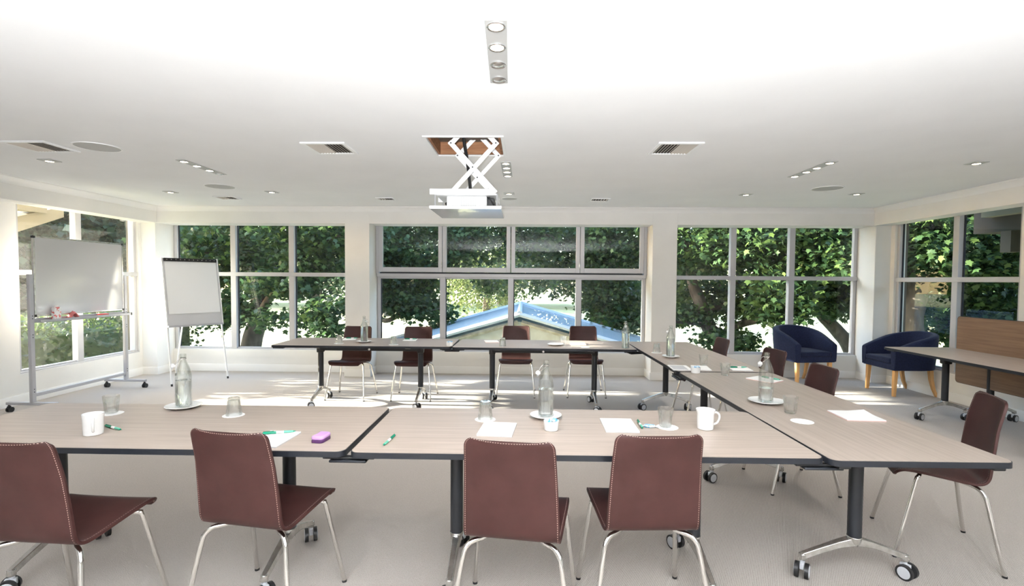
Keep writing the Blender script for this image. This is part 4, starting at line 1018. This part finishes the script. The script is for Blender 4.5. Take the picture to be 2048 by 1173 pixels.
def far_tree(lab, x, y, h, w, n, m='leaf_far', size=.5, group='trees across the lawn', low=.06):
    root = thing('parkland_tree', lab, 'tree', (x, y, GZ), 0, group)
    MB().tube([(0, 0, 0), (.1, 0, h*.3), (.0, .1, h*.7)], [.045*h, .035*h, .012*h], 8).build('trunk', 'bark', root)
    ncl = 60; d = rng.normal(size=(ncl, 3)); d /= np.linalg.norm(d, axis=1, keepdims=True); cl = d*rng.uniform(.4, 1, (ncl, 1))**.5*np.array([w, w*.8, h*(.5-low/2)]) + np.array([0, 0, h*(.5+low/2)])
    P = cl[rng.integers(0, ncl, n)] + rng.normal(size=(n, 3))*np.array([.10, .10, .07])*h
    P = P[P[:, 2] > h*low*.8]
    put(leaf_mesh('foliage', P, size, m, QV, QF), 'foliage', root)['kind'] = 'stuff'
    return root
far = [(-62, 66, 17, 9), (-48, 62, 16, 8), (-37, 70, 19, 9), (-25, 60, 15, 8), (-14, 66, 18, 9), (-3, 72, 19, 9), (8, 62, 16, 8), (18, 68, 18, 9), (29, 60, 16, 8.5), (40, 66, 18, 9), (52, 60, 16, 9), (64, 54, 17, 9), (-76, 58, 17, 9), (34, 38, 13, 6), (46, 34, 13, 6.5), (27, 27, 12, 5), (38, 22, 12, 5.5), (-13, 47, 15, 6)]
ORD = 'first second third fourth fifth sixth seventh eighth ninth tenth eleventh twelfth thirteenth'.split()
NEAR = ['dark round tree halfway down the right side of the lawn', 'dark tree at the right lawn edge behind the round one', 'dark tree on the right lawn close behind the slanting maple', 'dark tree at the far right of the garden near the house', 'lone dark tree in mid lawn behind the left rear window']
far.sort(key=lambda t: (t[1] < 50, t[0]/t[1] if t[1] > 50 else 0))
for i, (x, y, h, w) in enumerate(far):
    lab = ORD[i]+' dark tree from the left in the far row across the lawn' if i < 13 else NEAR[i-13]
    far_tree(lab, x, y, h, w, 5200 if y > 50 else 7000, size=.62 if y > 50 else .42)
for x, y, h, w, lab in ((-17, 16.2, 8.6, 3.2, 'added tall tree standing left of the garden, shading the near maples'), (-16.5, 20, 8.0, 2.8, 'added shade tree left of the garden, farther from the house'), (-24, 14.6, 9.5, 3.2, 'added shade tree far left of the garden behind the others')):  # added upsun to put the near maples in shade
    far_tree(lab, x, y, h, w, 16000, size=.24, group=None, low=.1)
wil = far_tree('pale weeping tree with hanging fronds across the lawn, behind the skylight left slope', -2.6, 34, 7.0, 2.6, 800, 'leaf_willow', .22, None)
P = []
for k in range(230):
    a = rng.uniform(0, 2*PI); rr = rng.uniform(1.0, 3.0); z_ = rng.uniform(3.6, 6.2); L_ = rng.uniform(1.5, 3.2)
    s_ = np.linspace(0, 1, 34); P.append(np.stack([rr*np.cos(a)+.12*rng.normal(size=34), rr*.7*np.sin(a)+.1*rng.normal(size=34), z_-s_*L_], 1))
put(leaf_mesh('hanging_fronds', np.vstack(P), .17, 'leaf_willow', QV, QF), 'hanging_fronds', wil)['kind'] = 'stuff'

# unseen rounded shrub, added to keep low sun off the floor inside
def shrub(lab, x, y, rx, ry, h):
    r = thing('sun_block_shrub', lab, 'shrub', (x, y, GZ))
    for k in range(5): MB().tube([(0, .1*k-.2, 0), (.12*math.sin(k*2), .25*k-.5, h*.45), (.3*math.sin(k*2), .38*k-.76, h*.8)], [.03, .022, .008], 6).build('branch', 'bark', r)
    d = rng.normal(size=(5200, 3)); d /= np.linalg.norm(d, axis=1, keepdims=True); q = rng.uniform(.55, 1, (5200, 1))
    P = d*q*np.array([rx, ry, h*.5]) + np.array([0, 0, h*.5]); put(leaf_mesh('foliage', P, .13, 'leaf_hedge', QV, QF), 'foliage', r)['kind'] = 'stuff'
shrub('added sun-blocking shrub beside the house, left of the side windows', -8.4, 6.85, .85, 1.25, 3.6)
far_tree('added dense dark tree close outside the right wall, near the house', 13.5, 4.5, 7.5, 2.6, 5000, size=.45, group=None, low=.0)  # unseen tree, added to darken reflections in the rear panes
for x, y, lab in ((-13, -3.5, 'added dense dark tree left of the house, level with the photographer'), (-17.5, -8.5, 'added dense dark tree left of the house, behind the photographer'), (11.5, -2.5, 'added dense dark tree right of the house, nearest the photographer'), (15.5, -6.5, 'added dense dark tree far right of the house, behind the photographer'), (18.5, -.5, 'added dense dark tree right of the house in the second row')):  # unseen trees on both sides, added to darken what the panes reflect
    far_tree(lab, x, y, 8.0, 2.9, 5000, size=.5, group=None, low=.0)
far_tree('added dense dark tree outside the right side window, beside the maples', 15.0, 8.6, 7.5, 2.4, 5000, size=.45, group=None, low=.0)  # unseen, added to dim the bright reflection of the side window
# clipped hedge outside the left windows
hd = thing('hedge', 'clipped sunlit green hedge below the left side windows', 'hedge', (-9.6, 9.3, GZ))
MB().bx(-1.1, 1.0, -3.2, 3.4, 0, 2.35).build('hedge_core', 'leaf_hedge', hd, smooth=False)
n = 26000; P = np.stack([rng.uniform(-1.3, 1.25, n), rng.uniform(-3.5, 3.7, n), rng.uniform(0.4, 2.68, n)], 1)
edge = (P[:, 0] > .85) | (P[:, 2] > 2.25) | (P[:, 1] > 3.1) | (P[:, 1] < -2.9)
put(leaf_mesh('foliage', P[edge], .085, 'leaf_hedge', QV, QF, 1.5), 'foliage', hd)['kind'] = 'stuff'

# skylight: pitched glass roof on a rendered wing
sk = thing('glass_skylight', 'pitched glass skylight with pale blue frame on a white rendered wing', 'skylight', (0, 0, 0))
ax, az, ya_, yb2 = -.085, .745, 10.4, 15.2; sl = .285; hw = 5.0
def roofpt(s, u, y, dz=0): return (ax+s*u, y, az-sl*u+dz)
wl_ = MB(); wl_.add([(ax-hw, ya_+.12, GZ), (ax+hw, ya_+.12, GZ), (ax+hw, ya_+.12, az-sl*hw-.17), (ax, ya_+.12, az-.17), (ax-hw, ya_+.12, az-sl*hw-.17), (ax-hw, yb2, GZ), (ax+hw, yb2, GZ), (ax+hw, yb2, az-sl*hw-.17), (ax, yb2, az-.17), (ax-hw, yb2, az-sl*hw-.17)],
       [(0, 1, 2, 3, 4), (9, 8, 7, 6, 5), (0, 5, 6, 1), (1, 6, 7, 2), (4, 9, 5, 0)]); wl_.build('gable_wall', 'render', sk, smooth=False)
for s in (-1, 1):
    MB().tube([roofpt(s, -.02*0, ya_, -.01), roofpt(s, hw, ya_, -.01)], .055, 6).build('rafter', 'skyframe', sk)
    MB().tube([roofpt(s, 0, yb2, 0), roofpt(s, hw, yb2, 0)], .07, 6).build('rafter', 'skyframe', sk)
    MB().tube([roofpt(s, .04, ya_+.06, -.17), roofpt(s, hw, ya_+.06, -.17)], .05, 4).build('capping', 'stonecap', sk)
    for k in range(4):
        y0_, y1_ = ya_+(yb2-ya_)*k/4+.004, ya_+(yb2-ya_)*(k+1)/4-.004
        A_ = [roofpt(s, .04, y0_), roofpt(s, hw, y0_), roofpt(s, hw, y1_), roofpt(s, .04, y1_)]
        MB().add([tuple(p) for p in A_]+[(p[0], p[1], p[2]-.012) for p in A_], [(0, 1, 2, 3), (7, 6, 5, 4), (0, 4, 5, 1), (1, 5, 6, 2), (2, 6, 7, 3), (3, 7, 4, 0)]).build('pane', 'skyglass', sk, smooth=False)
MB().tube([(ax, ya_-.04, az+.01), (ax, yb2+.04, az+.01)], .06, 8).build('ridge_cap', 'skyframe', sk)

# neighbouring eaves and wall seen through the side windows
ev = thing('neighbour_eaves', 'timber eaves of the building outside the left windows', 'building', (0, 0, 0))
MB().bx(-7.05, -6.9, 4.2, 7.14, 2.36, 2.62).build('fascia', 'eave', ev, smooth=False)
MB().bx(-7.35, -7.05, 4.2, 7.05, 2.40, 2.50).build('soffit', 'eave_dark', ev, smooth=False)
MB().add([(-7.3, 6.7, 2.02), (-7.0, 6.7, 2.02), (-6.9, 7.4, 2.34), (-7.3, 7.4, 2.34), (-7.3, 6.7, 2.24), (-7.0, 6.7, 2.24), (-6.9, 7.4, 2.5), (-7.3, 7.4, 2.5)], [(0, 3, 2, 1), (4, 5, 6, 7), (0, 1, 5, 4), (1, 2, 6, 5), (2, 3, 7, 6), (3, 0, 4, 7)]).build('bracket', 'eave', ev, smooth=False)
er = thing('roof_overhang', 'dark roof overhang with pale beam outside the right side window', 'roof', (0, 0, 0))
MB().bx(6.85, 7.0, 4.0, 7.74, 2.43, 2.60).build('beam', 'eave', er, smooth=False)
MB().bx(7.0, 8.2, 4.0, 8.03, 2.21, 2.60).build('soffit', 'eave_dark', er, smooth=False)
MB().bx(7.0, 7.15, 7.42, 7.58, 1.90, 2.21).build('bracket', 'eave_brown', er, smooth=False)
